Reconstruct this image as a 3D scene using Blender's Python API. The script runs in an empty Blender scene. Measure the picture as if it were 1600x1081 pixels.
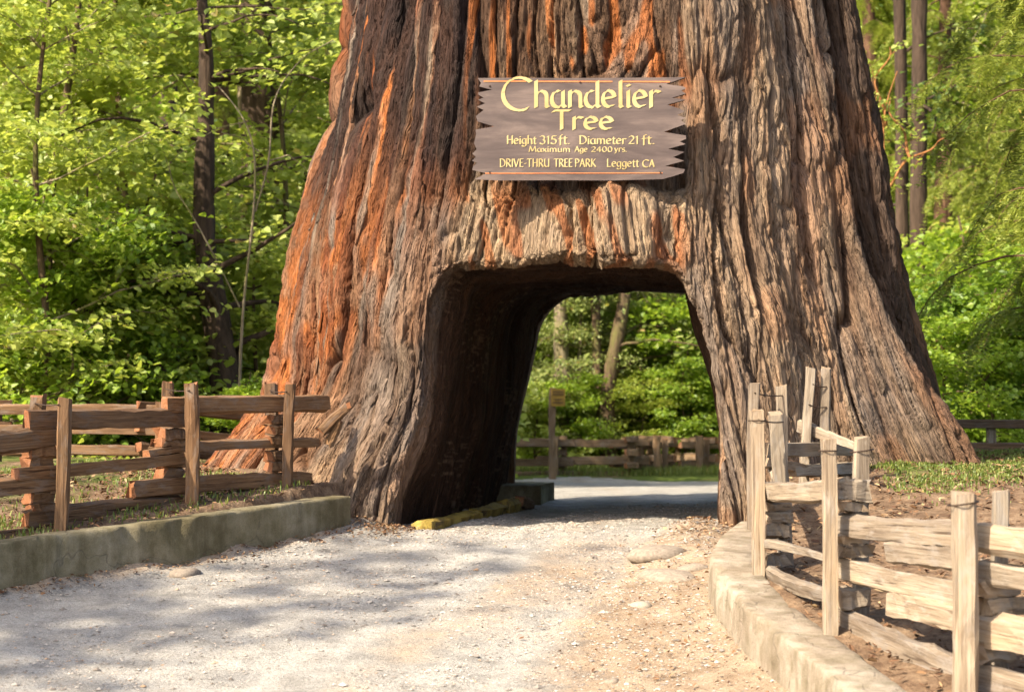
import bpy, math, random
import numpy as np
from mathutils import Vector, Matrix

# ------------------------------------------------------------------ camera, sky, sun, exposure
SC = bpy.context.scene
COL = SC.collection
F_PX = 3280.0                       # focal length in pixels of a 1600 px wide frame
CAM_Z = 0.97
HORIZON = 636.0
cam_data = bpy.data.cameras.new('camera')
cam = bpy.data.objects.new('camera', cam_data)
COL.objects.link(cam)
cam_data.sensor_width = 36.0
cam_data.lens = 36.0 * F_PX / 1600.0
cam_data.clip_start = 0.1
cam_data.clip_end = 2000.0
cam.location = (0, 0, CAM_Z)
cam.rotation_euler = (math.radians(90) + math.atan((HORIZON - 540.5) / F_PX), 0, 0)
cam_data.dof.use_dof = True
cam_data.dof.focus_distance = 14.8
cam_data.dof.aperture_fstop = 3.2
SC.camera = cam

SUN_AZ = Vector((-0.77, -0.64))     # horizontal direction towards the sun (left and behind the viewer)
SUN_EL = math.radians(41)
world = bpy.data.worlds.new('World')
SC.world = world
world.use_nodes = True
wn = world.node_tree.nodes
wn.clear()
w_out = wn.new('ShaderNodeOutputWorld')
w_bg = wn.new('ShaderNodeBackground')
w_sky = wn.new('ShaderNodeTexSky')
w_sky.sky_type = 'NISHITA'
w_sky.sun_disc = False
w_sky.sun_elevation = SUN_EL
w_sky.dust_density = 4.0
w_sky.ozone_density = 0.4
w_sky.sun_rotation = math.atan2(SUN_AZ.x, SUN_AZ.y)
w_bg.inputs['Strength'].default_value = 0.125
world.node_tree.links.new(w_sky.outputs[0], w_bg.inputs[0])
world.node_tree.links.new(w_bg.outputs[0], w_out.inputs[0])
sun_data = bpy.data.lights.new('sun', 'SUN')
sun_data.energy = 4.5
sun_data.angle = math.radians(0.6)
sun_data.color = (1.0, 0.86, 0.66)
sun = bpy.data.objects.new('sun', sun_data)
COL.objects.link(sun)
_s = SUN_AZ.normalized()
SUN_DIR = Vector((_s.x * math.cos(SUN_EL), _s.y * math.cos(SUN_EL), math.sin(SUN_EL)))
sun.rotation_euler = SUN_DIR.to_track_quat('Z', 'Y').to_euler()
sun.location = (-20, 0, 30)
SC.view_settings.view_transform = 'Standard'
SC.view_settings.look = 'None'
SC.view_settings.exposure = 1.45
SC.view_settings.gamma = 1.0
SC.render.engine = 'CYCLES'
SC.cycles.use_denoising = True
SC.cycles.max_bounces = 6
SC.cycles.diffuse_bounces = 4
SC.cycles.glossy_bounces = 2
SC.cycles.transmission_bounces = 4
SC.cycles.sample_clamp_indirect = 6.0

random.seed(7)
RNG = np.random.default_rng(7)

# ------------------------------------------------------------------ helpers
def px(x, d):
    """world x of image column x (1600 px frame) at depth d"""
    return (x - 800.0) / F_PX * d

def pz(y, d):
    """world z of image row y at depth d"""
    return CAM_Z + (HORIZON - y) / F_PX * d

def sstep(a, b, t):
    t = np.clip((t - a) / (b - a), 0, 1)
    return t * t * (3 - 2 * t)

def noise3(x, y, z, seed=0):
    """value noise, 0..1, vectorised"""
    x, y, z = np.broadcast_arrays(np.asarray(x, np.float32), np.asarray(y, np.float32), np.asarray(z, np.float32))
    fx = np.floor(x); fy = np.floor(y); fz = np.floor(z)
    tx = x - fx; ty = y - fy; tz = z - fz
    tx = tx * tx * (3 - 2 * tx); ty = ty * ty * (3 - 2 * ty); tz = tz * tz * (3 - 2 * tz)
    c1, c2, c3 = np.uint32(374761393), np.uint32(668265263), np.uint32(1274126177)
    hx = fx.astype(np.int32).view(np.uint32) * c1 + np.uint32(seed * 977 + 13)
    hy = fy.astype(np.int32).view(np.uint32) * c2
    hz = fz.astype(np.int32).view(np.uint32) * np.uint32(2246822519)
    def hh(h):
        h = h ^ (h >> np.uint32(13)); h *= c3
        h ^= h >> np.uint32(16); h *= np.uint32(2654435761)
        h ^= h >> np.uint32(15)
        return (h >> np.uint32(8)).astype(np.float32) * np.float32(1 / 16777215.0)
    def plane(hz_):
        b0 = hy + hz_; b1 = b0 + c2; hx1 = hx + c1
        p = hh(hx + b0); q = hh(hx1 + b0); u = p + (q - p) * tx
        p = hh(hx + b1); q = hh(hx1 + b1); v = p + (q - p) * tx
        return u + (v - u) * ty
    lo = plane(hz); hi = plane(hz + np.uint32(2246822519))
    return lo + (hi - lo) * tz

def fbm2(x, y, seed=0, octs=3):
    r = 0; a = 0.5; f = 1.0; tot = 0
    for i in range(octs):
        r = r + a * noise3(np.asarray(x) * f, np.asarray(y) * f, np.float32(0.37), seed + i)
        tot += a; a *= 0.5; f *= 2.03
    return r / tot

def np_mesh(name, verts, faces, smooth=False):
    """mesh from numpy arrays; faces (n,k) of one size"""
    me = bpy.data.meshes.new(name)
    verts = np.asarray(verts, np.float32); faces = np.asarray(faces, np.int32)
    n, k = faces.shape
    me.vertices.add(len(verts)); me.vertices.foreach_set('co', verts.ravel())
    me.loops.add(n * k); me.loops.foreach_set('vertex_index', faces.ravel())
    me.polygons.add(n)
    me.polygons.foreach_set('loop_start', np.arange(0, n * k, k, dtype=np.int32))
    me.polygons.foreach_set('loop_total', np.full(n, k, np.int32))
    me.polygons.foreach_set('use_smooth', np.full(n, smooth, bool))
    me.update(calc_edges=True)
    return me

def py_mesh(name, verts, faces, smooth=False):
    me = bpy.data.meshes.new(name)
    me.from_pydata([tuple(v) for v in verts], [], [tuple(f) for f in faces])
    if smooth:
        me.polygons.foreach_set('use_smooth', [True] * len(me.polygons))
    me.update()
    return me

def add(name, me, mat=None, parent=None, loc=None, rot=None):
    o = bpy.data.objects.new(name, me)
    COL.objects.link(o)
    if mat is not None and me is not None and len(me.materials) == 0:
        me.materials.append(mat)
    if parent is not None:
        o.parent = parent
    if loc is not None:
        o.location = loc
    if rot is not None:
        o.rotation_euler = rot
    return o

def tag(o, label=None, cat=None, group=None, kind=None):
    if label: o['label'] = label
    if cat: o['category'] = cat
    if group: o['group'] = group
    if kind: o['kind'] = kind
    return o

def thing(name, label, cat, loc=(0, 0, 0), group=None):
    o = bpy.data.objects.new(name, None)
    COL.objects.link(o)
    o.location = loc
    o.empty_display_size = 0.3
    return tag(o, label, cat, group)

# ------------------------------------------------------------------ materials
class NT:
    def __init__(s, name):
        s.m = bpy.data.materials.new(name)
        s.m.use_nodes = True
        s.t = s.m.node_tree
        s.n = s.t.nodes
        s.n.clear()
        s.out = s.n.new('ShaderNodeOutputMaterial')
    def node(s, typ, **kw):
        nd = s.n.new(typ)
        for k, v in kw.items():
            if k in nd.inputs:
                s.set(nd.inputs[k], v)
            else:
                setattr(nd, k, v)
        return nd
    def set(s, inp, v):
        if isinstance(v, bpy.types.NodeSocket):
            s.t.links.new(v, inp)
        else:
            inp.default_value = v
    def link(s, a, b):
        s.t.links.new(a, b)
    def coord(s, kind='Object', scale=(1, 1, 1)):
        tc = s.node('ShaderNodeTexCoord')
        mp = s.node('ShaderNodeMapping')
        mp.inputs['Scale'].default_value = scale
        s.link(tc.outputs[kind], mp.inputs['Vector'])
        return mp.outputs[0]
    def attr(s, name, out='Vector', scale=None):
        a = s.node('ShaderNodeAttribute', attribute_name=name)
        if scale is None:
            return a.outputs[out]
        mp = s.node('ShaderNodeMapping')
        mp.inputs['Scale'].default_value = scale
        s.link(a.outputs[out], mp.inputs['Vector'])
        return mp.outputs[0]
    def noise(s, vec, scale=5, detail=4, rough=0.55, dist=0.0):
        nd = s.node('ShaderNodeTexNoise')
        nd.inputs['Scale'].default_value = scale
        nd.inputs['Detail'].default_value = detail
        nd.inputs['Roughness'].default_value = rough
        nd.inputs['Distortion'].default_value = dist
        s.link(vec, nd.inputs['Vector'])
        return nd.outputs['Fac']
    def ramp(s, fac, stops):
        r = s.node('ShaderNodeValToRGB')
        el = r.color_ramp.elements
        while len(el) > 1:
            el.remove(el[-1])
        el[0].position = stops[0][0]; el[0].color = (*stops[0][1], 1)
        for p, c in stops[1:]:
            e = el.new(p); e.color = (*c, 1)
        s.link(fac, r.inputs['Fac'])
        return r.outputs['Color']
    def mix(s, a, b, fac, mode='MIX'):
        m = s.node('ShaderNodeMix', data_type='RGBA', blend_type=mode)
        s.set(m.inputs[0], fac)
        for i, v in ((6, a), (7, b)):
            s.set(m.inputs[i], v if isinstance(v, bpy.types.NodeSocket) else (*v, 1))
        return m.outputs[2]
    def math(s, op, a, b=0.0):
        m = s.node('ShaderNodeMath', operation=op)
        s.set(m.inputs[0], a); s.set(m.inputs[1], b)
        return m.outputs[0]
    def bump(s, h, strength=0.5, dist=0.01, normal=None):
        b = s.node('ShaderNodeBump')
        b.inputs['Strength'].default_value = strength
        b.inputs['Distance'].default_value = dist
        s.link(h, b.inputs['Height'])
        if normal is not None:
            s.link(normal, b.inputs['Normal'])
        return b.outputs[0]
    def principled(s, color, rough=0.85, normal=None, spec=0.25):
        p = s.node('ShaderNodeBsdfPrincipled')
        s.set(p.inputs['Base Color'], color if isinstance(color, bpy.types.NodeSocket) else (*color, 1))
        s.set(p.inputs['Roughness'], rough)
        p.inputs['Specular IOR Level'].default_value = spec
        if normal is not None:
            s.link(normal, p.inputs['Normal'])
        s.link(p.outputs[0], s.out.inputs[0])
        return p

MATS = {}

def mat_bark_giant():
    t = NT('giant_bark')
    col = t.attr('bark_colour', 'Color')
    fine = t.noise(t.attr('flow', 'Vector', (60, 60, 3.5)), 1.0, 5, 0.62, 0.3)
    mid = t.noise(t.attr('flow', 'Vector', (17, 17, 2.2)), 1.0, 4, 0.6, 0.4)
    blot = t.noise(t.attr('flow', 'Vector', (5, 5, 3.0)), 1.0, 5, 0.6)
    c = t.mix(col, t.ramp(fine, [(0.2, (0.35, 0.33, 0.32)), (0.5, (0.9, 0.9, 0.9)), (0.8, (1.35, 1.3, 1.22))]), 0.85, 'MULTIPLY')
    c = t.mix(c, t.ramp(mid, [(0.25, (0.62, 0.55, 0.5)), (0.55, (1.0, 1.0, 1.0)), (0.8, (1.2, 1.16, 1.1))]), 0.8, 'MULTIPLY')
    c = t.mix(c, t.ramp(blot, [(0.3, (0.75, 0.72, 0.75)), (0.6, (1.05, 1.0, 0.95))]), 0.7, 'MULTIPLY')
    grit = t.noise(t.attr('flow', 'Vector', (90, 90, 60)), 1.0, 3, 0.6)
    crk = t.noise(t.attr('flow', 'Vector', (34, 34, 2.6)), 1.0, 3, 0.55, 0.25)
    crk = t.math('ABSOLUTE', t.math('SUBTRACT', crk, 0.5))
    crk = t.math('MINIMUM', t.math('MULTIPLY', crk, 9.0), 1.0)
    n = t.bump(crk, 0.8, 0.03)
    n = t.bump(fine, 1.0, 0.022, n)
    n = t.bump(grit, 0.4, 0.008, n)
    t.principled(c, 0.9, n, 0.15)
    return t.m

def mat_wood(name, c_dark, c_mid, c_light, end=(0.3, 0.12, 0.05)):
    t = NT(name)
    oi = t.node('ShaderNodeObjectInfo')
    tc = t.node('ShaderNodeTexCoord')
    va = t.node('ShaderNodeVectorMath', operation='MULTIPLY_ADD')
    va.inputs[1].default_value = (1, 1, 1)
    t.link(tc.outputs['Object'], va.inputs[0])
    cmb = t.node('ShaderNodeCombineXYZ')
    t.link(t.math('MULTIPLY', oi.outputs['Random'], 40.0), cmb.inputs[0])
    t.link(t.math('MULTIPLY', oi.outputs['Random'], 17.0), cmb.inputs[1])
    t.link(cmb.outputs[0], va.inputs[2])
    def v(sc):
        mp = t.node('ShaderNodeMapping'); mp.inputs['Scale'].default_value = sc
        t.link(va.outputs[0], mp.inputs['Vector']); return mp.outputs[0]
    g = t.noise(v((2.2, 75, 75)), 1.0, 5, 0.65, 0.6)
    b = t.noise(v((1.6, 9, 9)), 1.0, 4, 0.6, 0.4)
    crack = t.noise(v((1.5, 38, 38)), 1.0, 2, 0.5, 0.3)
    c = t.ramp(g, [(0.25, c_dark), (0.5, c_mid), (0.75, c_light)])
    c = t.mix(c, t.ramp(b, [(0.3, (0.55, 0.5, 0.48)), (0.55, (1, 1, 1)), (0.75, (1.2, 1.1, 0.98))]), 0.85, 'MULTIPLY')
    c = t.mix(c, t.ramp(crack, [(0.30, (0.25, 0.2, 0.18)), (0.36, (1, 1, 1))]), 0.8, 'MULTIPLY')
    lich = t.noise(v((5, 14, 14)), 1.0, 5, 0.7, 0.5)
    c = t.mix(c, tuple(0.55 * x + 0.45 * sum(c_light) / 3 for x in c_mid), t.ramp(lich, [(0.5, (0, 0, 0)), (0.66, (0.8, 0.8, 0.8))]))
    rnd = t.ramp(oi.outputs['Random'], [(0.0, (0.72, 0.68, 0.66)), (0.5, (1, 1, 1)), (1.0, (1.22, 1.12, 1.0))])
    c = t.mix(c, rnd, 0.9, 'MULTIPLY')
    # split ends show redder heartwood
    ga = t.node('ShaderNodeAttribute', attribute_name='endgrain')
    c = t.mix(c, end, t.math('MULTIPLY', ga.outputs['Fac'], 0.5))
    n = t.bump(t.math('ADD', g, t.math('MULTIPLY', crack, 0.8)), 0.8, 0.008)
    t.principled(c, 0.85, n, 0.2)
    return t.m

def mat_concrete(name, lo, mid, hi):
    t = NT(name)
    v = t.coord('Object')
    a = t.noise(v, 1.6, 6, 0.65)
    b = t.noise(v, 9, 5, 0.6)
    g = t.noise(v, 110, 3, 0.7)
    c = t.ramp(a, [(0.3, lo), (0.5, mid), (0.7, hi)])
    c = t.mix(c, t.ramp(b, [(0.3, (0.6, 0.6, 0.5)), (0.6, (1.05, 1.05, 1.05))]), 0.8, 'MULTIPLY')
    c = t.mix(c, t.ramp(g, [(0.3, (0.7, 0.7, 0.7)), (0.6, (1.1, 1.1, 1.1))]), 0.7, 'MULTIPLY')
    drip = t.noise(t.coord('Object', (7, 7, 0.6)), 1.0, 4, 0.6)
    c = t.mix(c, t.ramp(drip, [(0.35, (0.55, 0.52, 0.45)), (0.55, (1, 1, 1))]), 0.6, 'MULTIPLY')
    ck = t.node('ShaderNodeTexVoronoi', feature='DISTANCE_TO_EDGE')
    ck.inputs['Scale'].default_value = 0.55
    wv = t.node('ShaderNodeVectorMath', operation='ADD')
    nz = t.node('ShaderNodeTexNoise'); nz.inputs['Scale'].default_value = 3.0; t.link(v, nz.inputs['Vector'])
    t.link(v, wv.inputs[0]); t.link(nz.outputs['Color'], wv.inputs[1]); t.link(wv.outputs[0], ck.inputs['Vector'])
    crack = t.math('MINIMUM', t.math('MULTIPLY', ck.outputs['Distance'], 160.0), 1.0)
    c = t.mix((0.06, 0.05, 0.04), c, t.math('ADD', t.math('MULTIPLY', crack, 0.45), 0.55))
    n = t.bump(g, 0.6, 0.010)
    n = t.bump(b, 0.5, 0.025, n)
    n = t.bump(crack, 0.3, 0.01, n)
    t.principled(c, 0.9, n, 0.2)
    return t.m

def mat_road():
    t = NT('gravel_road')
    v = t.coord('Object')
    big = t.noise(v, 0.55, 5, 0.6, 0.4)
    mid = t.noise(v, 4, 6, 0.65)
    grit = t.noise(v, 120, 4, 0.75)
    grit2 = t.noise(v, 36, 4, 0.7)
    dirt = t.attr('dirt', 'Fac')
    grey = t.ramp(mid, [(0.3, (0.225, 0.215, 0.197)), (0.5, (0.335, 0.323, 0.298)), (0.7, (0.415, 0.403, 0.374))])
    soil = t.ramp(mid, [(0.3, (0.215, 0.158, 0.108)), (0.5, (0.315, 0.240, 0.170)), (0.7, (0.405, 0.325, 0.24))])
    f = t.math('ADD', dirt, t.math('MULTIPLY', t.math('SUBTRACT', big, 0.5), 1.3))
    f = t.math('ADD', f, t.math('MULTIPLY', t.math('SUBTRACT', mid, 0.5), 0.9))
    fr = t.ramp(f, [(0.25, (0, 0, 0)), (0.75, (1, 1, 1))])
    c = t.mix(grey, soil, fr)
    c = t.mix(c, t.ramp(grit, [(0.32, (0.45, 0.43, 0.42)), (0.5, (1, 1, 1)), (0.7, (1.25, 1.25, 1.25))]), 0.75, 'MULTIPLY')
    c = t.mix(c, t.ramp(grit2, [(0.3, (0.65, 0.62, 0.6)), (0.55, (1.02, 1.02, 1.02))]), 0.7, 'MULTIPLY')
    n = t.bump(grit, 0.7, 0.012)
    n = t.bump(grit2, 0.6, 0.03, n)
    t.principled(c, 0.95, n, 0.1)
    return t.m

def mat_ground():
    t = NT('forest_floor')
    v = t.coord('Object')
    big = t.noise(v, 0.9, 5, 0.65, 0.5)
    mid = t.noise(v, 7, 6, 0.7)
    fine = t.noise(v, 70, 4, 0.75)
    c = t.ramp(mid, [(0.25, (0.07, 0.042, 0.027)), (0.45, (0.155, 0.102, 0.066)), (0.6, (0.235, 0.165, 0.108)), (0.8, (0.32, 0.245, 0.165))])
    c = t.mix(c, t.ramp(fine, [(0.3, (0.4, 0.35, 0.32)), (0.5, (1, 1, 1)), (0.72, (1.4, 1.3, 1.15))]), 0.85, 'MULTIPLY')
    g = t.attr('grass', 'Fac')
    gf = t.math('ADD', g, t.math('MULTIPLY', t.math('SUBTRACT', big, 0.5), 1.6))
    gr = t.ramp(gf, [(0.45, (0, 0, 0)), (0.7, (1, 1, 1))])
    c = t.mix(c, t.ramp(mid, [(0.3, (0.05, 0.075, 0.015)), (0.7, (0.12, 0.16, 0.035))]), gr)
    n = t.bump(fine, 0.8, 0.02)
    n = t.bump(mid, 0.6, 0.06, n)
    t.principled(c, 0.95, n, 0.1)
    return t.m

def mat_leaf(name, lo, mid, hi, trans, tfac=0.45, dead=0.0):
    t = NT(name)
    g = t.node('ShaderNodeNewGeometry')
    r = g.outputs['Random Per Island']
    stops = [(0.0, lo), (0.5, mid), (0.93, hi)]
    if dead:
        stops += [(1.0 - dead, hi), (1.0 - dead * 0.5, (0.30, 0.20, 0.05))]
    c = t.ramp(r, stops)
    d = t.node('ShaderNodeBsdfDiffuse'); t.link(c, d.inputs['Color'])
    tr = t.node('ShaderNodeBsdfTranslucent')
    t.link(t.mix(c, trans, 0.6), tr.inputs['Color'])
    gl = t.node('ShaderNodeBsdfGlossy'); gl.inputs['Roughness'].default_value = 0.5
    gl.inputs['Color'].default_value = (0.5, 0.55, 0.5, 1)
    m1 = t.node('ShaderNodeMixShader'); m1.inputs[0].default_value = tfac
    t.link(d.outputs[0], m1.inputs[1]); t.link(tr.outputs[0], m1.inputs[2])
    m2 = t.node('ShaderNodeMixShader'); m2.inputs[0].default_value = 0.06
    t.link(m1.outputs[0], m2.inputs[1]); t.link(gl.outputs[0], m2.inputs[2])
    t.link(m2.outputs[0], t.out.inputs[0])
    return t.m

def mat_trunk(name, dark, light, moss=None):
    t = NT(name)
    v = t.coord('Object', (9, 9, 1.2))
    a = t.noise(v, 1.0, 5, 0.65, 0.5)
    b = t.noise(t.coord('Object', (30, 30, 6)), 1.0, 3, 0.6)
    c = t.ramp(a, [(0.3, dark), (0.65, light)])
    c = t.mix(c, t.ramp(b, [(0.3, (0.6, 0.6, 0.6)), (0.7, (1.2, 1.2, 1.2))]), 0.7, 'MULTIPLY')
    if moss:
        mo = t.noise(t.coord('Object', (1.6, 1.6, 0.8)), 1.0, 4, 0.6)
        c = t.mix(c, moss, t.ramp(mo, [(0.48, (0, 0, 0)), (0.62, (1, 1, 1))]))
    n = t.bump(a, 0.9, 0.06)
    t.principled(c, 0.9, n, 0.15)
    return t.m

def mat_plain(name, col, rough=0.7, vary=0.35, scale=20, metallic=0.0):
    t = NT(name)
    v = t.coord('Object')
    a = t.noise(v, scale, 5, 0.65)
    lo = tuple(x * (1 - vary) for x in col); hi = tuple(min(1, x * (1 + vary)) for x in col)
    c = t.ramp(a, [(0.3, lo), (0.7, hi)])
    p = t.principled(c, rough, t.bump(a, 0.3, 0.004), 0.3)
    p.inputs['Metallic'].default_value = metallic
    return t.m

def mat_sign():
    t = NT('sign_brown_paint')
    v = t.coord('Object')
    a = t.noise(t.coord('Object', (1.2, 1.2, 5)), 1.6, 5, 0.6, 0.5)
    b = t.noise(t.coord('Object', (6, 6, 60)), 1.0, 4, 0.6)
    c = t.ramp(a, [(0.28, (0.055, 0.040, 0.038)), (0.5, (0.098, 0.073, 0.066)), (0.72, (0.175, 0.132, 0.115))])
    c = t.mix(c, t.ramp(b, [(0.3, (0.8, 0.78, 0.78)), (0.6, (1.04, 1.04, 1.04))]), 0.6, 'MULTIPLY')
    t.principled(c, 0.5, t.bump(b, 0.15, 0.003), 0.4)
    return t.m

MATS['giant'] = mat_bark_giant()
MATS['rail_red'] = mat_wood('split_redwood', (0.07, 0.040, 0.021), (0.155, 0.092, 0.050), (0.25, 0.160, 0.090), (0.28, 0.10, 0.04))
MATS['rail_pale'] = mat_wood('sun_bleached_redwood', (0.13, 0.102, 0.078), (0.255, 0.212, 0.16), (0.34, 0.298, 0.24), (0.28, 0.19, 0.115))
MATS['rail_old'] = mat_wood('old_brown_rail', (0.09, 0.06, 0.035), (0.19, 0.135, 0.085), (0.28, 0.21, 0.14))
MATS['rail_dark'] = mat_wood('dark_old_rail', (0.05, 0.035, 0.025), (0.12, 0.085, 0.06), (0.2, 0.15, 0.11))  # dark brown wood colour, deeper than the other rails
MATS['concrete'] = mat_concrete('mossy_concrete', (0.12, 0.10, 0.056), (0.19, 0.165, 0.105), (0.28, 0.25, 0.185))
MATS['concrete_pale'] = mat_concrete('pale_concrete', (0.19, 0.15, 0.11), (0.27, 0.225, 0.175), (0.33, 0.29, 0.24))
MATS['road'] = mat_road()
MATS['ground'] = mat_ground()
MATS['sign'] = mat_sign()
def mat_letter():
    t = NT('worn_yellow_lettering')
    a = t.noise(t.coord('Object', (14, 14, 30)), 1.0, 5, 0.7, 0.4)
    b = t.noise(t.coord('Object'), 4.0, 3, 0.5)
    c = t.ramp(b, [(0.35, (0.36, 0.28, 0.115)), (0.65, (0.46, 0.38, 0.19))])
    c = t.mix(c, (0.20, 0.14, 0.09), t.ramp(a, [(0.60, (0, 0, 0)), (0.72, (0.75, 0.75, 0.75))]))
    t.principled(c, 0.65, t.bump(a, 0.2, 0.002), 0.3)
    return t.m
MATS['yellow'] = mat_letter()
MATS['orange_line'] = mat_plain('sign_orange_line', (0.50, 0.17, 0.06), 0.6, 0.2, 14)
MATS['burnt'] = mat_plain('burnt_wood_edge', (0.05, 0.028, 0.02), 0.9, 0.5, 40)
MATS['wire'] = mat_plain('rusty_wire', (0.06, 0.04, 0.03), 0.6, 0.4, 60, 0.6)
MATS['stone'] = mat_plain('grey_stone', (0.21, 0.175, 0.14), 0.9, 0.35, 9)
MATS['yellow_log'] = None
# ------------------------------------------------------------------ terrain
LEFT_EDGE = np.array([(-7.5, 7.5), (-5.0, 11.0), (-4.2, 12.25), (-3.27, 13.4), (-2.22, 14.57), (-1.62, 15.4), (-1.22, 16.15), (-1.0, 16.6)])   # road face of the left wall (x, y)
RIGHT_EDGE = np.array([(2.3, 6.5), (1.95, 8.0), (1.55, 9.6), (1.30, 11.3), (1.215, 12.3), (1.22, 13.0), (1.33, 13.8), (1.50, 14.5), (1.72, 15.1), (1.8, 16.2)])

def road_z(y):
    y = np.asarray(y, float)
    r = np.where(y < 16, -0.11 * (16 - y), 0.0)
    r = np.maximum(r, -1.05 - 0.0 * y)
    r = np.where(y > 22, -0.36 * sstep(22, 38, y), r)
    return r

def left_x(y):
    y = np.asarray(y, float)
    e = np.interp(y, LEFT_EDGE[:, 1], LEFT_EDGE[:, 0])
    e = np.where(y < 7.5, -7.5 - (7.5 - y) * 0.6, e)
    e = np.where(y > 16.6, -1.0 + 0.19 * (y - 16.6), e)
    e = np.where(y > 20.5, np.interp(y, [20.5, 21.6, 24, 34, 50], [-0.3, -0.2, -2.5, -6, -9]), e)
    return e

def right_x(y):
    y = np.asarray(y, float)
    e = np.interp(y, RIGHT_EDGE[:, 1], RIGHT_EDGE[:, 0])
    e = np.where(y < 6.5, 2.3 + (6.5 - y) * 0.4, e)
    e = np.where(y > 16.2, 1.8 + 0.165 * (y - 16.2), e)
    e = np.where(y > 20.5, np.interp(y, [20.5, 22, 25, 34, 50], [2.5, 2.9, 5.5, 9, 12]), e)
    return e

def ground_z(x, y, rough=True):
    x = np.asarray(x, float); y = np.asarray(y, float)
    rz = road_z(y)
    near = sstep(13.2, 18.5, y)
    dl = left_x(y) - x
    dr = x - right_x(y)
    zl = (rz + 0.305) * (1 - near) + 0.42 * near + 0.05 * np.clip(dl, 0, 3) * (1 - near)
    zr = (rz + 0.345) * (1 - near) + 0.52 * near + 0.06 * np.clip(dr, 0, 3) * (1 - near)
    far = sstep(19.5, 23, y)
    wl = 0.10 + 3.2 * far; wr = 0.10 + 3.2 * far
    off = 0.14 * (1 - far)
    ml = sstep(off, off + wl, dl); mr = sstep(off, off + wr, dr)
    z = rz * (1 - ml) * (1 - mr) + zl * ml + zr * mr
    # far verge behind the opening, then the wooded hillside
    z = z + 0.10 * sstep(37.2, 38.6, y) * (1 - ml) * (1 - mr)
    z = z + np.where(y > 55, (y - 55) * 0.20 * sstep(55, 85, y), 0)
    z = np.minimum(z, 24)
    if rough:
        side = np.clip(ml + mr, 0, 1)
        lump = (fbm2(x * 1.7, y * 1.7, 11, 4) - 0.5)
        fine = (fbm2(x * 9, y * 9, 31, 3) - 0.5)
        ruts = (fbm2(x * 1.1 + 0.3 * y, y * 0.45, 51, 3) - 0.5)
        z = z + side * (lump * 0.12 + fine * 0.035) + (1 - side) * (ruts * 0.055 + fine * 0.014)
    return z

def spaced(dense0, dense1, step, lo, hi, grow=1.22):
    a = list(np.arange(dense0, dense1 + 1e-6, step))
    s = step; v = dense1
    while v < hi:
        s *= grow; v += s; a.append(v)
    s = step; v = dense0
    while v > lo:
        s *= grow; v -= s; a.insert(0, v)
    return np.array(a)

def grid_mesh(name, xs, ys, zf, keep=None):
    X, Y = np.meshgrid(xs, ys)
    Z = zf(X, Y)
    nx, ny = len(xs), len(ys)
    v = np.stack([X.ravel(), Y.ravel(), Z.ravel()], 1)
    i = np.arange(nx * ny).reshape(ny, nx)
    f = np.stack([i[:-1, :-1], i[:-1, 1:], i[1:, 1:], i[1:, :-1]], -1).reshape(-1, 4)
    if keep is not None:
        c = v[f].mean(1)
        f = f[keep(c[:, 0], c[:, 1])]
        used = np.unique(f)
        mp = np.full(len(v), -1); mp[used] = np.arange(len(used))
        v = v[used]; f = mp[f]
    return np_mesh(name, v, f, True), v

gx = spaced(-5.2, 5.4, 0.06, -500, 500, 1.16)
gy = spaced(8.0, 24.0, 0.06, -60, 700, 1.08)
def bed_z(x, y):
    inner = np.minimum(x - left_x(y), right_x(y) - x)
    return ground_z(x, y) - 0.10 * sstep(0.0, 0.12, inner) * (y < 36.5) * (y > -2.5)
g_me, gv = grid_mesh('ground', gx, gy, bed_z)
ga = g_me.attributes.new('grass', 'FLOAT', 'POINT')
gmask = 0.85 * sstep(14.8, 16.6, gv[:, 1]) * sstep(2.6, 3.1, gv[:, 0]) + 0.55 * sstep(-2.4, -3.2, gv[:, 0]) * sstep(14, 15.5, gv[:, 1])
gmask = np.maximum(gmask, 0.75 * sstep(24, 30, gv[:, 1]))
ga.data.foreach_set('value', gmask.astype(np.float32))
ground = add('ground', g_me, MATS['ground'])
tag(ground, kind='structure')

def on_road(x, y):
    side = (x > left_x(y) - 0.08) & (x < right_x(y) + 0.08)
    return side & (y > -3) & (y < 37.4 + 0.5 * np.sin(x * 1.3))

rx = np.concatenate([np.arange(-9, -4, 0.12), np.arange(-4, 3.2, 0.035), np.arange(3.2, 9, 0.12)])
ry = np.concatenate([np.arange(-3, 9, 0.25), np.arange(9, 21.5, 0.035), np.arange(21.5, 39, 0.12)])
def road_surface(x, y):
    z = ground_z(x, y)
    far = sstep(20, 26, y)
    rut = (fbm2(x * 3.1, y * 1.4, 71, 4) - 0.5) * 0.05
    pit = (fbm2(x * 22, y * 22, 81, 2) - 0.5) * 0.016
    # bank of dirt building up against the right wall and a hump at the tree's right foot
    dr = right_x(y) - x
    bank = 0.10 * np.exp(-np.clip(dr, 0, 9) / 0.22) * (y < 15)
    hump = 0.09 * np.exp(-(((x - 1.25) / 0.33) ** 2 + ((y - 15.1) / 0.5) ** 2)) + 0.10 * np.exp(-(((x - 1.45) / 0.3) ** 2 + ((y - 15.9) / 0.35) ** 2))
    cl = np.interp(y, [6, 9, 12, 14, 16, 20], [-2.6, -1.6, -0.6, 0.0, 0.42, 1.15])
    for s_ in (-0.62, 0.62):
        rut = rut - 0.018 * np.exp(-((x - cl - s_) / 0.17) ** 2) * (0.5 + fbm2(x * 2, y * 0.8, 44, 2))
    lbank = 0.07 * np.exp(-np.clip(x - left_x(y), 0, 9) / 0.16) * (y < 16.4) * fbm2(x * 4, y * 4, 5, 2) * 2
    return z + 0.02 + (rut + pit) * (1 - far) + bank + hump + lbank
r_me, rv = grid_mesh('road', rx, ry, road_surface, on_road)
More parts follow.
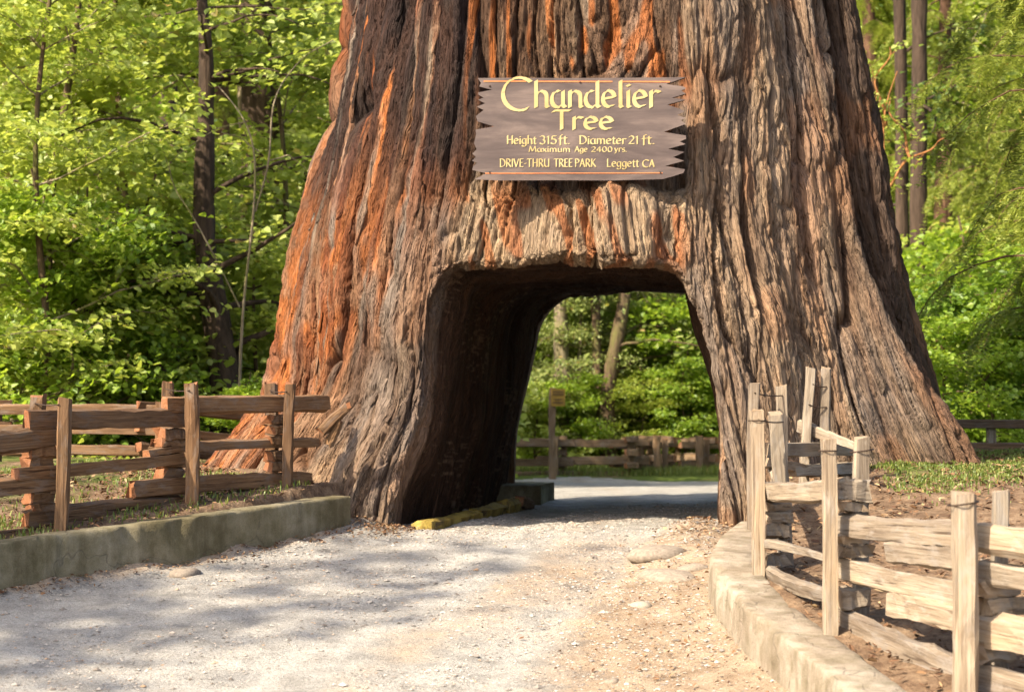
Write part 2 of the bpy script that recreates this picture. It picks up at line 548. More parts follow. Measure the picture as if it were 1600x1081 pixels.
ra = r_me.attributes.new('dirt', 'FLOAT', 'POINT')
dd = right_x(rv[:, 1]) - rv[:, 0]
dl_ = rv[:, 0] - left_x(rv[:, 1])
dirt = np.clip(1.35 - dd / 1.15, 0, 1.15) * sstep(17.5, 15.5, rv[:, 1]) + 0.28 * sstep(13.0, 9.0, rv[:, 1]) + np.clip(0.7 - dl_ / 0.35, 0, 1) * (rv[:, 1] < 17)
cl_ = np.interp(rv[:, 1], [6, 9, 12, 14, 16, 20], [-2.6, -1.6, -0.6, 0.0, 0.42, 1.15])
dirt = dirt + 0.30 * np.exp(-((rv[:, 0] - cl_) / 0.25) ** 2) - 0.25 * np.exp(-((np.abs(rv[:, 0] - cl_) - 0.62) / 0.2) ** 2)
ra.data.foreach_set('value', dirt.astype(np.float32))
road = add('road', r_me, MATS['road'])
tag(road, kind='structure')

def gz1(x, y):
    return float(ground_z(np.array([x]), np.array([y]))[0])

def rz1(x, y):
    return float(road_surface(np.array([x]), np.array([y]))[0])

# ------------------------------------------------------------------ the giant redwood
TC = np.array([(-1, 0.72), (0.6, 0.72), (1.2, 0.78), (2.3, 0.70), (3.3, 0.735), (4.6, 0.735), (9, 0.74)])
R_SIDE_L = np.array([(-1, 3.65), (0.2, 3.42), (0.45, 3.28), (0.8, 3.00), (1.18, 2.84), (2.3, 2.62), (2.9, 2.49), (3.4, 2.38), (4.6, 2.17), (9, 1.8)])
R_SIDE_R = np.array([(-1, 3.6), (0.3, 3.36), (0.6, 3.25), (1.18, 3.02), (1.7, 2.88), (2.3, 2.80), (3.4, 2.60), (4.6, 2.35), (9, 1.95)])
R_FRONT = np.array([(-1, 3.1), (0, 2.92), (1, 2.74), (2.2, 2.60), (3.3, 2.42), (4.6, 2.25), (9, 1.9)])
TCY = 18.8

def lut(tab, z):
    # smooth interpolation through a small table
    zz = np.linspace(-1, 9, 400)
    v = np.interp(zz, tab[:, 0], tab[:, 1])
    k = np.hanning(25); k /= k.sum()
    v = np.convolve(np.pad(v, 12, 'edge'), k, 'valid')
    return np.interp(z, zz, v)

def flow_coords(x, y, z):
    cx = lut(TC, z)
    dx = x - cx; dy = y - TCY
    rs = np.where(dx < 0, lut(R_SIDE_L, z) / 2.6, lut(R_SIDE_R, z) / 2.6)
    rf = lut(R_FRONT, z) / 2.6
    return dx / rs, dy / rf

def smax(a, b, k):
    h = np.clip(0.5 + 0.5 * (a - b) / k, 0, 1)
    return b * (1 - h) + a * h + k * h * (1 - h)

def tree_sdf(x, y, z):
    qx, qy = flow_coords(x, y, z)
    r = np.sqrt(qx * qx + qy * qy)
    th = np.arctan2(qx, -qy)                     # 0 = front, + = right
    base = sstep(2.6, 0.0, z)
    lobes = (0.030 + 0.055 * base) * np.sin(th * 7 + 0.6 + 0.25 * np.sin(z * 0.9)) + (0.018 + 0.03 * base) * np.sin(th * 13 + 1.9 + 0.3 * np.sin(z * 1.3))
    # a deep fold on the right flank between two root buttresses, and one on the far left
    lobes = lobes - 0.16 * base * np.exp(-((th - 1.02) / 0.06) ** 2) - 0.10 * np.exp(-((th - 0.93) / 0.05) ** 2) * sstep(0.3, 2.0, z)
    lobes = lobes + 0.10 * base * np.exp(-((th - 0.86) / 0.12) ** 2)
    d = (r - 2.6 * (1 + lobes))
    # recessed panel behind the sign
    panel = np.maximum(np.maximum(np.abs(x - 0.50) - 0.86, 2.70 + 0.05 * np.sin(x * 9) - z), y - 16.58)
    d = smax(d, -panel, 0.14)
    # the drive-through tunnel, drifting to the right as it goes back
    u = x - 0.172 * (y - 16.2)
    n1 = (noise3(x * 3.2, y * 1.4, z * 1.2, 91) - 0.5) * 0.16
    left = -0.93 + 0.185 * np.clip(z, -1, 3) + n1
    right = 1.55 - 0.02 * np.clip(z, -1, 3) - 0.19 * np.clip(z - 0.8, 0, 3) ** 1.5 + n1 * 0.5
    top = 2.03 + 0.015 * np.sin(u * 5.0) + 0.07 * (noise3(x * 2.4, y * 1.1, 3.3, 95) - 0.5) + 0.02 * (y - 16.2)
    cxu = 0.5 * (left + right); hw = 0.5 * (right - left)
    rr = np.where(u < cxu, 0.14 + 0.26 * sstep(16.8, 20.5, y), 0.10)
    ax = np.abs(u - cxu) - (hw - rr); az = z - (top - rr)
    tun = np.minimum(np.maximum(ax, az), 0) + np.sqrt(np.maximum(ax, 0) ** 2 + np.maximum(az, 0) ** 2) - rr
    # the mouth flares a little at the front so that the legs read rounded
    tun = tun - 0.05 * sstep(17.3, 16.0, y)
    return smax(d, -tun, 0.10)

def surface_nets(F, org, h):
    s = F < 0
    nx, ny, nz = F.shape
    cnt = np.zeros((nx - 1, ny - 1, nz - 1), np.int8)
    for a in (0, 1):
        for b in (0, 1):
            for c in (0, 1):
                cnt += s[a:nx - 1 + a, b:ny - 1 + b, c:nz - 1 + c]
    act = (cnt > 0) & (cnt < 8)
    I, J, K = np.nonzero(act)
    idx = np.full(act.shape, -1, np.int32); idx[I, J, K] = np.arange(len(I))
    acc = np.zeros((len(I), 3)); num = np.zeros(len(I))
    cor = [(a, b, c) for a in (0, 1) for b in (0, 1) for c in (0, 1)]
    for p in cor:
        for ax in range(3):
            if p[ax] == 1: continue
            q = list(p); q[ax] = 1
            f0 = F[I + p[0], J + p[1], K + p[2]]; f1 = F[I + q[0], J + q[1], K + q[2]]
            m = (f0 < 0) != (f1 < 0)
            t = np.where(m, f0 / np.where(m, f0 - f1, 1), 0)
            pos = np.stack([np.full(len(I), float(v)) for v in p], 1); pos[:, ax] = t
            acc += pos * m[:, None]; num += m
    V = acc / num[:, None] + np.stack([I, J, K], 1)
    V = V * h + np.array(org)
    faces = []
    def quads(ax):
        sl0 = [slice(None)] * 3; sl1 = [slice(None)] * 3
        sl0[ax] = slice(0, -1); sl1[ax] = slice(1, None)
        d = s[tuple(sl0)] != s[tuple(sl1)]
        o1, o2 = [(1, 2), (2, 0), (0, 1)][ax]
        P = np.argwhere(d)
        ok = (P[:, o1] > 0) & (P[:, o2] > 0) & (P[:, o1] < F.shape[o1] - 1) & (P[:, o2] < F.shape[o2] - 1)
        P = P[ok]
        inside = s[P[:, 0], P[:, 1], P[:, 2]]
        def cell(a, b):
            Q = P.copy(); Q[:, o1] -= a; Q[:, o2] -= b
            return idx[Q[:, 0], Q[:, 1], Q[:, 2]]
        q = np.stack([cell(1, 1), cell(0, 1), cell(0, 0), cell(1, 0)], 1)
        q = np.where(inside[:, None], q, q[:, ::-1])
        faces.append(q)
    for ax in range(3): quads(ax)
    return V, np.concatenate(faces)

def build_giant():
    h = 0.05
    org = (-3.4, 14.6, -0.7)
    nx, ny, nz = 164, 172, 158
    xs = org[0] + h * np.arange(nx); ys = org[1] + h * np.arange(ny); zs = org[2] + h * np.arange(nz)
    X = xs[:, None, None].astype(np.float32); Y = ys[None, :, None].astype(np.float32); Z = zs[None, None, :].astype(np.float32)
    Xb, Yb, Zb = np.broadcast_arrays(X, Y, Z)
    F = tree_sdf(Xb.ravel(), Yb.ravel(), Zb.ravel()).reshape(nx, ny, nz)
    V, Q = surface_nets(F, org, h)
    c = V[Q].mean(1)
    qx, qy = flow_coords(c[:, 0], c[:, 1], c[:, 2])
    rad = np.sqrt(qx ** 2 + qy ** 2)
    fine = ((c[:, 1] < 19.4) | ((rad < 2.35) & (c[:, 2] < 2.6))) & (c[:, 2] < 5.2)
    def sub(Qs):
        used = np.unique(Qs); mp = np.full(len(V), -1, np.int64); mp[used] = np.arange(len(used))
        return V[used], mp[Qs]
    v0, q0 = sub(Q[fine])
    me = np_mesh('tmp', v0, q0, True)
    ob = bpy.data.objects.new('tmp', me); COL.objects.link(ob)
    md = ob.modifiers.new('s', 'SUBSURF'); md.levels = 2; md.render_levels = 2
    md.boundary_smooth = 'PRESERVE_CORNERS'
    dg = bpy.context.evaluated_depsgraph_get()
    fm = bpy.data.meshes.new_from_object(ob.evaluated_get(dg))
    bpy.data.objects.remove(ob); bpy.data.meshes.remove(me)
    n = len(fm.vertices)
    co = np.empty(n * 3, np.float32); fm.vertices.foreach_get('co', co); co = co.reshape(-1, 3)
    no = np.empty(n * 3, np.float32); fm.vertex_normals.foreach_get('vector', no); no = no.reshape(-1, 3)
    fq = np.empty(len(fm.polygons) * 4, np.int32); fm.loops.foreach_get('vertex_index', fq); fq = fq.reshape(-1, 4)
    bpy.data.meshes.remove(fm)
    x, y, z = co[:, 0].astype(np.float64), co[:, 1].astype(np.float64), co[:, 2].astype(np.float64)
    qx, qy = flow_coords(x, y, z)
    rad = np.sqrt(qx ** 2 + qy ** 2)
    th = np.arctan2(qx, -qy)
    # warp the fibre field so that ridges wander, fork and lean
    w1 = noise3(qx * 1.6, qy * 1.6, z * 0.7, 1) - 0.5
    w2 = noise3(qx * 4.5, qy * 4.5, z * 1.1, 2) - 0.5
    w3 = noise3(qx * 1.6, qy * 1.6, z * 0.7 + 9, 3) - 0.5
    ux = qx + 0.27 * w1 + 0.055 * w2
    uy = qy + 0.27 * w3 - 0.055 * w2
    inside_t = sstep(2.42, 2.15, rad) * (z < 2.9)        # tunnel surfaces
    th0 = np.interp(z, [0.6, 1.2, 2.2, 3.2, 4.4], [-1.08, -0.90, -0.64, -0.45, -0.26])
    left_fl = sstep(0.10, -0.12, th - th0 + 0.35 * w1 + 0.12 * (noise3(qx * 5, qy * 5, z * 0.8, 16) - 0.5))           # the smoother, fluted left flank
    left_up = sstep(-0.15, -0.5, th) * sstep(1.0, 3.2, z)
    def ridge(f, fz, seed, sharp=1.0):
        nn = noise3(ux * f, uy * f, z * fz, seed)
        return 1 - np.abs(2 * nn - 1) ** sharp
    def furrow(f, fz, seed, w):
        nn = noise3(ux * f, uy * f, z * fz, seed)
        return np.exp(-np.abs(nn - 0.5) / (w * 0.8))
    flute = noise3(ux * 3.0, uy * 3.0, z * 0.22, 4) - 0.5
    f1 = furrow(4.2, 0.42, 5, 0.06)
    f0 = furrow(5.6, 0.36, 35, 0.030) * sstep(0.42, 0.62, noise3(qx * 2.5, qy * 2.5, z * 0.9, 36))
    f2 = furrow(10.5, 1.35, 6, 0.06)
    f3 = furrow(22.0, 3.2, 7, 0.09)
    f4 = furrow(37.0, 6.0, 8, 0.14)
    strand = ridge(27.0, 0.9, 17) - 0.5
    plate = noise3(ux * 7, uy * 7, z * 2.6, 9) - 0.5
    chip = noise3(ux * 24, uy * 24, z * 9, 10) - 0.5
    crumb = noise3(ux * 52, uy * 52, z * 22, 18) - 0.5
    patch2 = sstep(0.3, 0.7, noise3(ux * 3.5, uy * 3.5, z * 1.6, 19))
    patch = sstep(0.4, 0.65, noise3(qx * 1.3, qy * 1.3, z * 0.8, 15))
    rug = (1.0 - 0.45 * left_fl) * (1 - 0.35 * sstep(0.0, 0.5, th) * sstep(2.6, 1.4, z))
    right_s = sstep(-0.1, 0.4, th)
    disp = flute * (0.09 + 0.15 * left_fl)
    disp -= f1 * (0.060 + 0.085 * left_fl)
    disp -= f0 * 0.13
    disp -= f2 * 0.050 * rug * (0.35 + 0.65 * patch)
    disp -= f3 * 0.042 * rug * (0.35 + 0.65 * patch2)
    disp -= f4 * 0.024 * (0.5 + 0.5 * patch2)
    disp += strand * 0.012
    disp += plate * 0.050 * rug + chip * 0.026 + crumb * 0.010
    # the cut face over the tunnel: lumpy, chunked end of the bark
    lint = sstep(0.95, 0.8, np.abs(x - 0.5)) * sstep(1.95, 2.1, z) * sstep(2.9, 2.6, z) * (y < 17.2)
    chunk = noise3(x * 8, y * 3, z * 1.6, 12) - 0.5
    disp += lint * (chunk * 0.06)
    # tunnel walls: only a worn, faintly grained surface
    t_disp = (noise3(x * 2, y * 6, z * 0.6, 13) - 0.5) * 0.10 + (noise3(x * 8, y * 22, z * 1.2, 14) - 0.5) * 0.03 - f3 * 0.018 - f2 * 0.022
    disp = disp * (1 - inside_t) + t_disp * inside_t
    # burls and healed scars low on the right leg
    for (bx, bz, br, ba) in ((2.35, 1.25, 0.22, 0.11), (2.62, 0.95, 0.20, 0.10), (2.0, 1.75, 0.2, 0.07), (2.75, 0.55, 0.25, 0.1), (-0.9, 1.55, 0.22, 0.05)):
        fr = (y < 18.4) * (1 - inside_t)
        disp += fr * ba * np.exp(-(((x - bx) / br) ** 2 + ((z - bz) / (br * 1.9)) ** 2))
    co2 = co + no * disp[:, None].astype(np.float32)
    # bark colours: weathered grey, tan, fresh orange-red fibre, old char, and painted right-flank shade
    def C(*c): return np.array(c, np.float32)
    grey = C(0.178, 0.146, 0.122); tan = C(0.250, 0.193, 0.138); cream = C(0.38, 0.285, 0.185)
    orange = C(0.37, 0.122, 0.030); red = C(0.15, 0.042, 0.015); char = C(0.020, 0.017, 0.018); brown = C(0.085, 0.050, 0.032)
    def mx(a, b, t): return a * (1 - t[:, None]) + b * t[:, None]
    s1 = noise3(ux * 10, uy * 10, z * 0.75, 21); s2 = noise3(ux * 14, uy * 14, z * 1.4, 22)
    s3 = noise3(qx * 2.2, qy * 2.2, z * 0.9, 23); s4 = noise3(ux * 15, uy * 15, z * 0.8, 24)
    col = mx(np.repeat(grey[None], n, 0), np.repeat(tan[None], n, 0), sstep(0.35, 0.65, 0.6 * s1 + 0.4 * s3))
    mid = np.exp(-((th + 0.25) / 0.18) ** 2) * sstep(0.9, 1.8, z)
    col = mx(col, cream, sstep(0.45, 0.7, s2 * 0.6 + 0.4 * s3) * (0.35 + 0.6 * mid))
    # streaks of fresh fibre, strongest on the left flank
    lo = sstep(0.40, 0.58, s1 * 0.4 + s4 * 0.4 + 0.2 * s3 + 0.17 * left_fl - 0.06)
    rim = np.exp(-((x - (-0.42 + 0.02 * z)) / 0.10) ** 2) * sstep(2.5, 2.8, z) * (y < 17.5)
    om = np.clip(lo * (0.10 + 0.9 * left_fl) + rim * 0.8 * sstep(0.3, 0.5, s1), 0, 1)
    om = om * (0.45 + 0.55 * sstep(0.22, -0.12, plate + 0.5 * chip))
    col = mx(col, orange, om * 0.9)
    col = mx(col, red, sstep(0.5, 0.72, s2) * (0.12 + 0.6 * left_fl))
    # furrows mixed towards dark brown
    col = mx(col, brown, np.clip(f1 * 0.7 + f0 * 0.6 + f2 * 0.35, 0, 0.85))
    flank_shade = sstep(0.72, 0.98, th + 0.25 * (s3 - 0.5))  # right flank darkened in the colour to stand in for its shade
    col = mx(col, np.repeat(C(0.062, 0.042, 0.032)[None], n, 0), flank_shade * 0.85)
    warm = sstep(0.56, 0.72, noise3(ux * 5, uy * 5, z * 1.8, 27)) * (1 - left_fl)
    col = mx(col, np.repeat(C(0.30, 0.150, 0.075)[None], n, 0), warm * 0.35)
    # old fire char on the upper left
    ch = sstep(0.36, 0.47, 0.6 * s4 + 0.4 * s3) * left_up * sstep(1.6, 3.4, z + 0.9 * (s3 - 0.5))
    col = mx(col, char, ch * 0.92)
    pan = sstep(0.9, 0.8, np.abs(x - 0.5)) * sstep(2.75, 2.95, z) * (y < 17.0)
    col = mx(col, np.repeat(brown[None] * 0.8, n, 0), pan * sstep(0.35, 0.6, s1) * 0.8)
    col = mx(col, orange, pan * sstep(0.55, 0.68, s4) * 0.7)
    lo2 = lint * sstep(0.52, 0.64, noise3(x * 13 + z * 2.5, y * 2, z * 2.6, 25))
    col = mx(col, np.repeat(orange[None], n, 0), lo2 * 0.55)
    col = mx(col, np.repeat(cream[None], n, 0), lint * (1 - lo2) * 0.55)
    # charred tunnel lining
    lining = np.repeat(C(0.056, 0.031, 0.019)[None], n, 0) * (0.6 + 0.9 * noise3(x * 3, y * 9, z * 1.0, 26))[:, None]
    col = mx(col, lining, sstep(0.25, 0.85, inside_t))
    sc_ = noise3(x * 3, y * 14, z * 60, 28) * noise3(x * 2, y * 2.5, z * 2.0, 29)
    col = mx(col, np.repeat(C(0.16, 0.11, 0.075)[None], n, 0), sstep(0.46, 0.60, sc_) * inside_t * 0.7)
    # back of the trunk: coarse
    v1, q1 = sub(Q[~fine])
    allv = np.concatenate([co2, v1]); allq = np.concatenate([fq, q1 + n])
    me = np_mesh('trunk', allv, allq, True)
    fa = me.attributes.new('flow', 'FLOAT_VECTOR', 'POINT')
    bx, by = flow_coords(v1[:, 0], v1[:, 1], v1[:, 2])
    fl = np.concatenate([np.stack([ux, uy, z], 1), np.stack([bx, by, v1[:, 2]], 1)]).astype(np.float32)
    fa.data.foreach_set('vector', fl.ravel())
    ca = me.attributes.new('bark_colour', 'FLOAT_COLOR', 'POINT')
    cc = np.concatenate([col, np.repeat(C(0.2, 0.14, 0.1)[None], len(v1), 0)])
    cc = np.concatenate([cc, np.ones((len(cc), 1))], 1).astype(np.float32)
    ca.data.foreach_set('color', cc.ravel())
    build_giant.co = co2; build_giant.no = no; build_giant.th = th; build_giant.ok = (inside_t < 0.05); build_giant.lf = left_fl; build_giant.col = col; build_giant.flow = np.stack([ux, uy, z], 1)
    root = thing('giant_redwood', 'giant redwood trunk with a drive-through tunnel cut through its base', 'tree', (0.72, TCY, 0))
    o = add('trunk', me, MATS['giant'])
    o.parent = root; o.location = (-0.72, -TCY, 0)
    return root

import time as _time
_t0 = _time.time()
giant = build_giant()
print('giant', round(_time.time() - _t0, 1), 's')

def bark_strips():
    """shaggy loose strips of bark lifting off the trunk"""
    from mathutils.kdtree import KDTree
    co, no, th, ok, lf = build_giant.co, build_giant.no, build_giant.th, build_giant.ok, build_giant.lf
    sel = np.nonzero(ok & (np.abs(th) < 1.45))[0][::2]
    kd = KDTree(len(sel))
    C_ = co[sel].tolist()
    for i, p in enumerate(C_): kd.insert(p, i)
    kd.balance()
    N_ = no[sel]; L_ = lf[sel]
    r = random.Random(91)
    K_ = build_giant.col[sel]; W_ = build_giant.flow[sel]
    n_made = 0; tries = 0
    while n_made < 150 and tries < 900:
        tries += 1
        i = r.randrange(len(C_))
        x, y, z = C_[i]
        if z < 0.7 or z > 4.7: continue
        if abs(x - 0.5) < 1.05 and z > 2.5: continue
        qx, qy = flow_coords(np.array([x]), np.array([y]), np.array([z]))
        L = r.uniform(0.16, 0.62); w = r.uniform(0.018, 0.045); k = 8
        pts = []; nr = []; ids = []
        bad = False
        for j in range(k + 1):
            zz = z - L * (j / k - 0.5)
            cx = float(lut(TC, zz)); rs = float(lut(R_SIDE_L if qx[0] < 0 else R_SIDE_R, zz)) / 2.6; rf = float(lut(R_FRONT, zz)) / 2.6
            g = (cx + float(qx[0]) * rs, TCY + float(qy[0]) * rf, zz)
            p, idx, dist = kd.find(g)
            if dist > 0.10: bad = True; break
            nn = Vector(N_[idx].tolist()); pts.append(Vector((g[0], g[1], zz)) * 0.2 + Vector(p) * 0.8); nr.append(nn); ids.append(idx)
        if bad: continue
        for _ in range(3):
            pts = [pts[0]] + [(pts[j - 1] + pts[j] * 2 + pts[j + 1]) / 4 for j in range(1, k)] + [pts[-1]]
        nm = sum(nr, Vector()).normalized()
        side = nm.cross(Vector((0, 0, 1))).normalized()
        curl = r.uniform(0.0, 0.03); curl2 = r.uniform(0.0, 0.015); bend = r.uniform(-0.02, 0.02)
        V = []; F = []
        for j, p in enumerate(pts):
            t = j / k
            ww = w * (0.12 + 0.88 * math.sin(math.pi * (0.06 + 0.88 * t))) * r.uniform(0.55, 1.25)
            lift = 0.004 + curl * max(0, t - 0.6) ** 2 * 6 + curl2 * max(0, 0.3 - t) ** 2 * 9
            c = p + nm * lift + side * bend * math.sin(t * 5)
            V += [c - side * ww - nm * 0.012, c - side * ww * 0.8 + nm * r.uniform(-.002, .006), c + side * ww * 0.75 + nm * r.uniform(-.002, .008), c + side * ww - nm * 0.012, c - nm * 0.02]
        for j in range(k):
            for q in range(5):
                a = j * 5 + q; b = j * 5 + (q + 1) % 5
                F.append((a, b, b + 5, a + 5))
        F.append((4, 3, 2, 1, 0)); F.append(tuple(k * 5 + q for q in range(5)))
        ctr = pts[k // 2]
        me = py_mesh('bark_strip', [v - ctr for v in V], F)
        tone = r.uniform(0.75, 1.2)
        fl = np.repeat(W_[ids], 5, 0).astype(np.float32)
        fl[:, :2] += (np.tile(np.array([-1, -.6, .6, 1, 0]), k + 1) * w)[:, None]
        cc = np.concatenate([np.repeat(K_[ids], 5, 0) * tone, np.ones(((k + 1) * 5, 1))], 1).astype(np.float32)
        me.attributes.new('flow', 'FLOAT_VECTOR', 'POINT').data.foreach_set('vector', fl.ravel())
        me.attributes.new('bark_colour', 'FLOAT_COLOR', 'POINT').data.foreach_set('color', cc.ravel())
        o = add('bark_strip', me, MATS['giant'], giant)
        o.location = ctr - giant.location
        n_made += 1
bark_strips()
print('strips', round(_time.time() - _t0, 1), 's')
# ------------------------------------------------------------------ concrete kerb walls
def wall_mesh(path, tops, width, side, seed, base_off=0.25):
    """low concrete wall along a road edge; side=+1 puts the body to the right of the path direction"""
    P = np.array(path, float)
    seg = np.r_[0, np.cumsum(np.linalg.norm(np.diff(P, axis=0), axis=1))]
    n = max(24, int(seg[-1] / 0.03))
    s = np.linspace(0, seg[-1], n)
    def sm(v):
        w = np.interp(s, seg, v); k = np.hanning(9); k /= k.sum()
        return np.convolve(np.pad(w, 4, 'edge'), k, 'valid')
    x = sm(P[:, 0]); y = sm(P[:, 1]); top = sm(np.array(tops))
    tx = np.gradient(x); ty = np.gradient(y); L = np.hypot(tx, ty)
    nx, ny = ty / L * side, -tx / L * side        # into the body
    prof = [(0.015, -1), (0.0, 0.25), (0.004, 0.62), (0.010, 0.86), (0.018, 0.95), (0.045, 1.0), (0.30, 1.0), (0.62, 1.0), (0.92, 0.995), (1.0, 0.95), (1.0, -1)]
    V = []
    rw = np.random.default_rng(seed)
    base = road_z(y)
    for j, (a, b) in enumerate(prof):
        zz = np.where(b < 0, base - base_off, base + (top - base) * b)
        wob = (fbm2(s * 2.3, np.full(n, j * 0.4), seed, 3) - 0.5) * 0.03
        chip = (fbm2(s * 14, np.full(n, j * 1.3), seed + 3, 2) - 0.5) * 0.016
        jt = 0.016 * np.exp(-((np.mod(s + 0.4, 1.55) - 0.75) / 0.018) ** 2) * (0.1 < b) * (a < 0.5)
        bite = np.clip(fbm2(s * 7, np.full(n, j * 0.15), seed + 9, 2) - 0.60, 0, 1) * 0.22 * (j in (3, 4, 5))
        wob = wob + jt + bite; zz = zz - bite * 0.6 - jt * (b > 0.9)
        V.append(np.stack([x + nx * (a * width + wob + chip), y + ny * (a * width + wob + chip), zz + (wob * 0.5 + chip) * (b > 0.5)], 1))
    V = np.stack(V, 1)                      # n, k, 3
    k = len(prof)
    idx = np.arange(n * k).reshape(n, k)
    f = np.stack([idx[:-1, :-1], idx[:-1, 1:], idx[1:, 1:], idx[1:, :-1]], -1).reshape(-1, 4).tolist()
    f.append(list(idx[0, :])); f.append(list(idx[-1, ::-1]))
    me = py_mesh('concrete_wall', V.reshape(-1, 3), f, True)
    return me

lp = [(-5.0, 11.0), (-4.2, 12.25), (-3.27, 13.4), (-2.22, 14.57), (-1.62, 15.4), (-1.22, 16.05)]
lt = [road_z(11.0) + 0.40, road_z(12.25) + 0.40, road_z(13.4) + 0.39, road_z(14.57) + 0.365, road_z(15.4) + 0.325, road_z(16.05) + 0.295]
tag(add('concrete_kerb_wall', wall_mesh(lp, lt, 0.24, -1, 3), MATS['concrete']), 'low mossy concrete kerb wall below the brown fence, ending at the tree', 'wall')
rp = [(1.78, 15.25), (1.60, 14.85), (1.36, 13.9), (1.22, 13.1), (1.20, 12.4), (1.27, 11.5), (1.53, 9.7), (1.9, 8.1), (2.3, 6.6)]
rt = [float(road_z(p[1])) + h for p, h in zip(rp, (0.24, 0.29, 0.345, 0.37, 0.37, 0.37, 0.37, 0.37, 0.37))]
tag(add('concrete_kerb_wall', wall_mesh(rp, rt, 0.30, -1, 8), MATS['concrete_pale']), 'pale concrete kerb wall curving along the dirt edge below the bleached fence', 'wall')
bp = [(-1.5, 20.95), (-0.6, 20.85), (0.30, 20.72)]
tag(add('concrete_kerb_wall', wall_mesh(bp, [0.2, 0.2, 0.2], 1.1, -1, 9), MATS['concrete']), 'short concrete block wall seen through the tunnel at the far left foot of the tree', 'wall')

# ------------------------------------------------------------------ split timber
def split_piece(name, L, w, h, seed, segs=7, bevel=0.16, taper=0.0, rough=1.0):
    rough *= 1.35; segs += 3
    """irregular split timber along local X, centred on X; end faces flagged"""
    r = random.Random(seed)
    cs = []
    for (a, b) in ((-1, -1 + bevel), (-1 + bevel, -1), (1 - bevel, -1), (1, -1 + bevel), (1, 1 - bevel), (1 - bevel, 1), (-1 + bevel, 1), (-1, 1 - bevel)):
        cs.append((a * (1 + r.uniform(-.16, .16) * rough), b * (1 + r.uniform(-.16, .16) * rough)))
    tw0 = r.uniform(-.12, .12) * rough
    bow = r.uniform(-1, 1) * 0.012 * L * rough; bow2 = r.uniform(-1, 1) * 0.010 * L * rough
    V = []; Fc = []
    k = len(cs)
    for i in range(segs + 1):
        t = i / segs
        ang = tw0 * (t - .5)
        sc = 1 - taper * t
        dy = bow * math.sin(math.pi * t); dz = bow2 * math.sin(math.pi * t)
        for (a, b) in cs:
            aa = a * (1 + r.uniform(-.10, .10) * rough) * w / 2 * sc; bb = b * (1 + r.uniform(-.10, .10) * rough) * h / 2 * sc
            ex = 0.0
            if i == 0: ex = r.uniform(-.5, 1) * 0.02 * rough
            if i == segs: ex = r.uniform(-1, .5) * 0.02 * rough
            V.append((-L / 2 + L * t + ex, aa * math.cos(ang) - bb * math.sin(ang) + dy, aa * math.sin(ang) + bb * math.cos(ang) + dz))
    for i in range(segs):
        for j in range(k):
            a = i * k + j; b = i * k + (j + 1) % k
            Fc.append((a, b, b + k, a + k))
    Fc.append(tuple(range(k - 1, -1, -1)))
    Fc.append(tuple(segs * k + j for j in range(k)))
    me = py_mesh(name, V, Fc, False)
    at = me.attributes.new('endgrain', 'FLOAT', 'FACE')
    vals = [0.0] * (len(Fc) - 2) + [1.0, 1.0]
    at.data.foreach_set('value', vals)
    return me

_seed = [100]
def timber(name, p0, p1, w, h, mat, parent, segs=7, bevel=0.16, taper=0.0, roll=0.0, rough=1.0):
    p0 = Vector(p0); p1 = Vector(p1)
    d = p1 - p0
    _seed[0] += 1
    me = split_piece(name, d.length, w, h, _seed[0], segs, bevel, taper, rough)
    X = d.normalized()
    up = Vector((0, 0, 1)) if abs(X.z) < 0.9 else Vector((0, -1, 0))
    Y = up.cross(X).normalized(); Z = X.cross(Y)
    M = Matrix((X, Y, Z)).transposed() @ Matrix.Rotation(roll, 3, 'X')
    o = add(name, me, mat)
    o.matrix_world = Matrix.Translation((p0 + p1) / 2) @ M.to_4x4()
    if parent is not None:
        loc = o.location - parent.location
        o.parent = parent; o.location = loc
    return o

def tube_arrays(path, radii, sides=6):
    P = np.array(path, float); n = len(P)
    T = np.gradient(P, axis=0); T /= np.linalg.norm(T, axis=1)[:, None] + 1e-9
    ref = np.array([0.0, 0, 1]) if abs(T[:, 2]).mean() < 0.8 else np.array([1.0, 0, 0])
    U = np.cross(T, ref); U /= np.linalg.norm(U, axis=1)[:, None] + 1e-9
    W = np.cross(T, U)
    a = np.arange(sides) / sides * 2 * math.pi
    R = np.asarray(radii, float)
    if R.ndim == 0: R = np.full(n, float(R))
    V = P[:, None] + R[:, None, None] * (np.cos(a)[None, :, None] * U[:, None] + np.sin(a)[None, :, None] * W[:, None])
    i = np.arange(n * sides).reshape(n, sides)
    j = np.roll(i, -1, axis=1)
    f = np.stack([i[:-1], j[:-1], j[1:], i[1:]], -1).reshape(-1, 4)
    return V.reshape(-1, 3), f

def wire(parent, a, b, sag=0.01):
    """binding wire looped between two posts"""
    a = np.array(a); b = np.array(b)
    t = np.linspace(0, 1, 9)
    P = a[None] + (b - a)[None] * t[:, None]; P[:, 2] -= sag * np.sin(math.pi * t)
    v, f = tube_arrays(P, 0.0045, 5)
    o = add('wire', np_mesh('wire', v - np.array(parent.location), f, True), MATS['wire'], parent)
    return o

def collar(parent, c, w, tilt=0.0):
    r = w * 0.72
    t = np.linspace(0, 2 * math.pi, 17)
    P = np.stack([c[0] + r * np.cos(t), c[1] + r * np.sin(t), c[2] + tilt * np.cos(t)], 1)
    v, f = tube_arrays(P, 0.004, 4)
    return add('wire', np_mesh('wire', v - np.array(parent.location), f, True), MATS['wire'], parent)

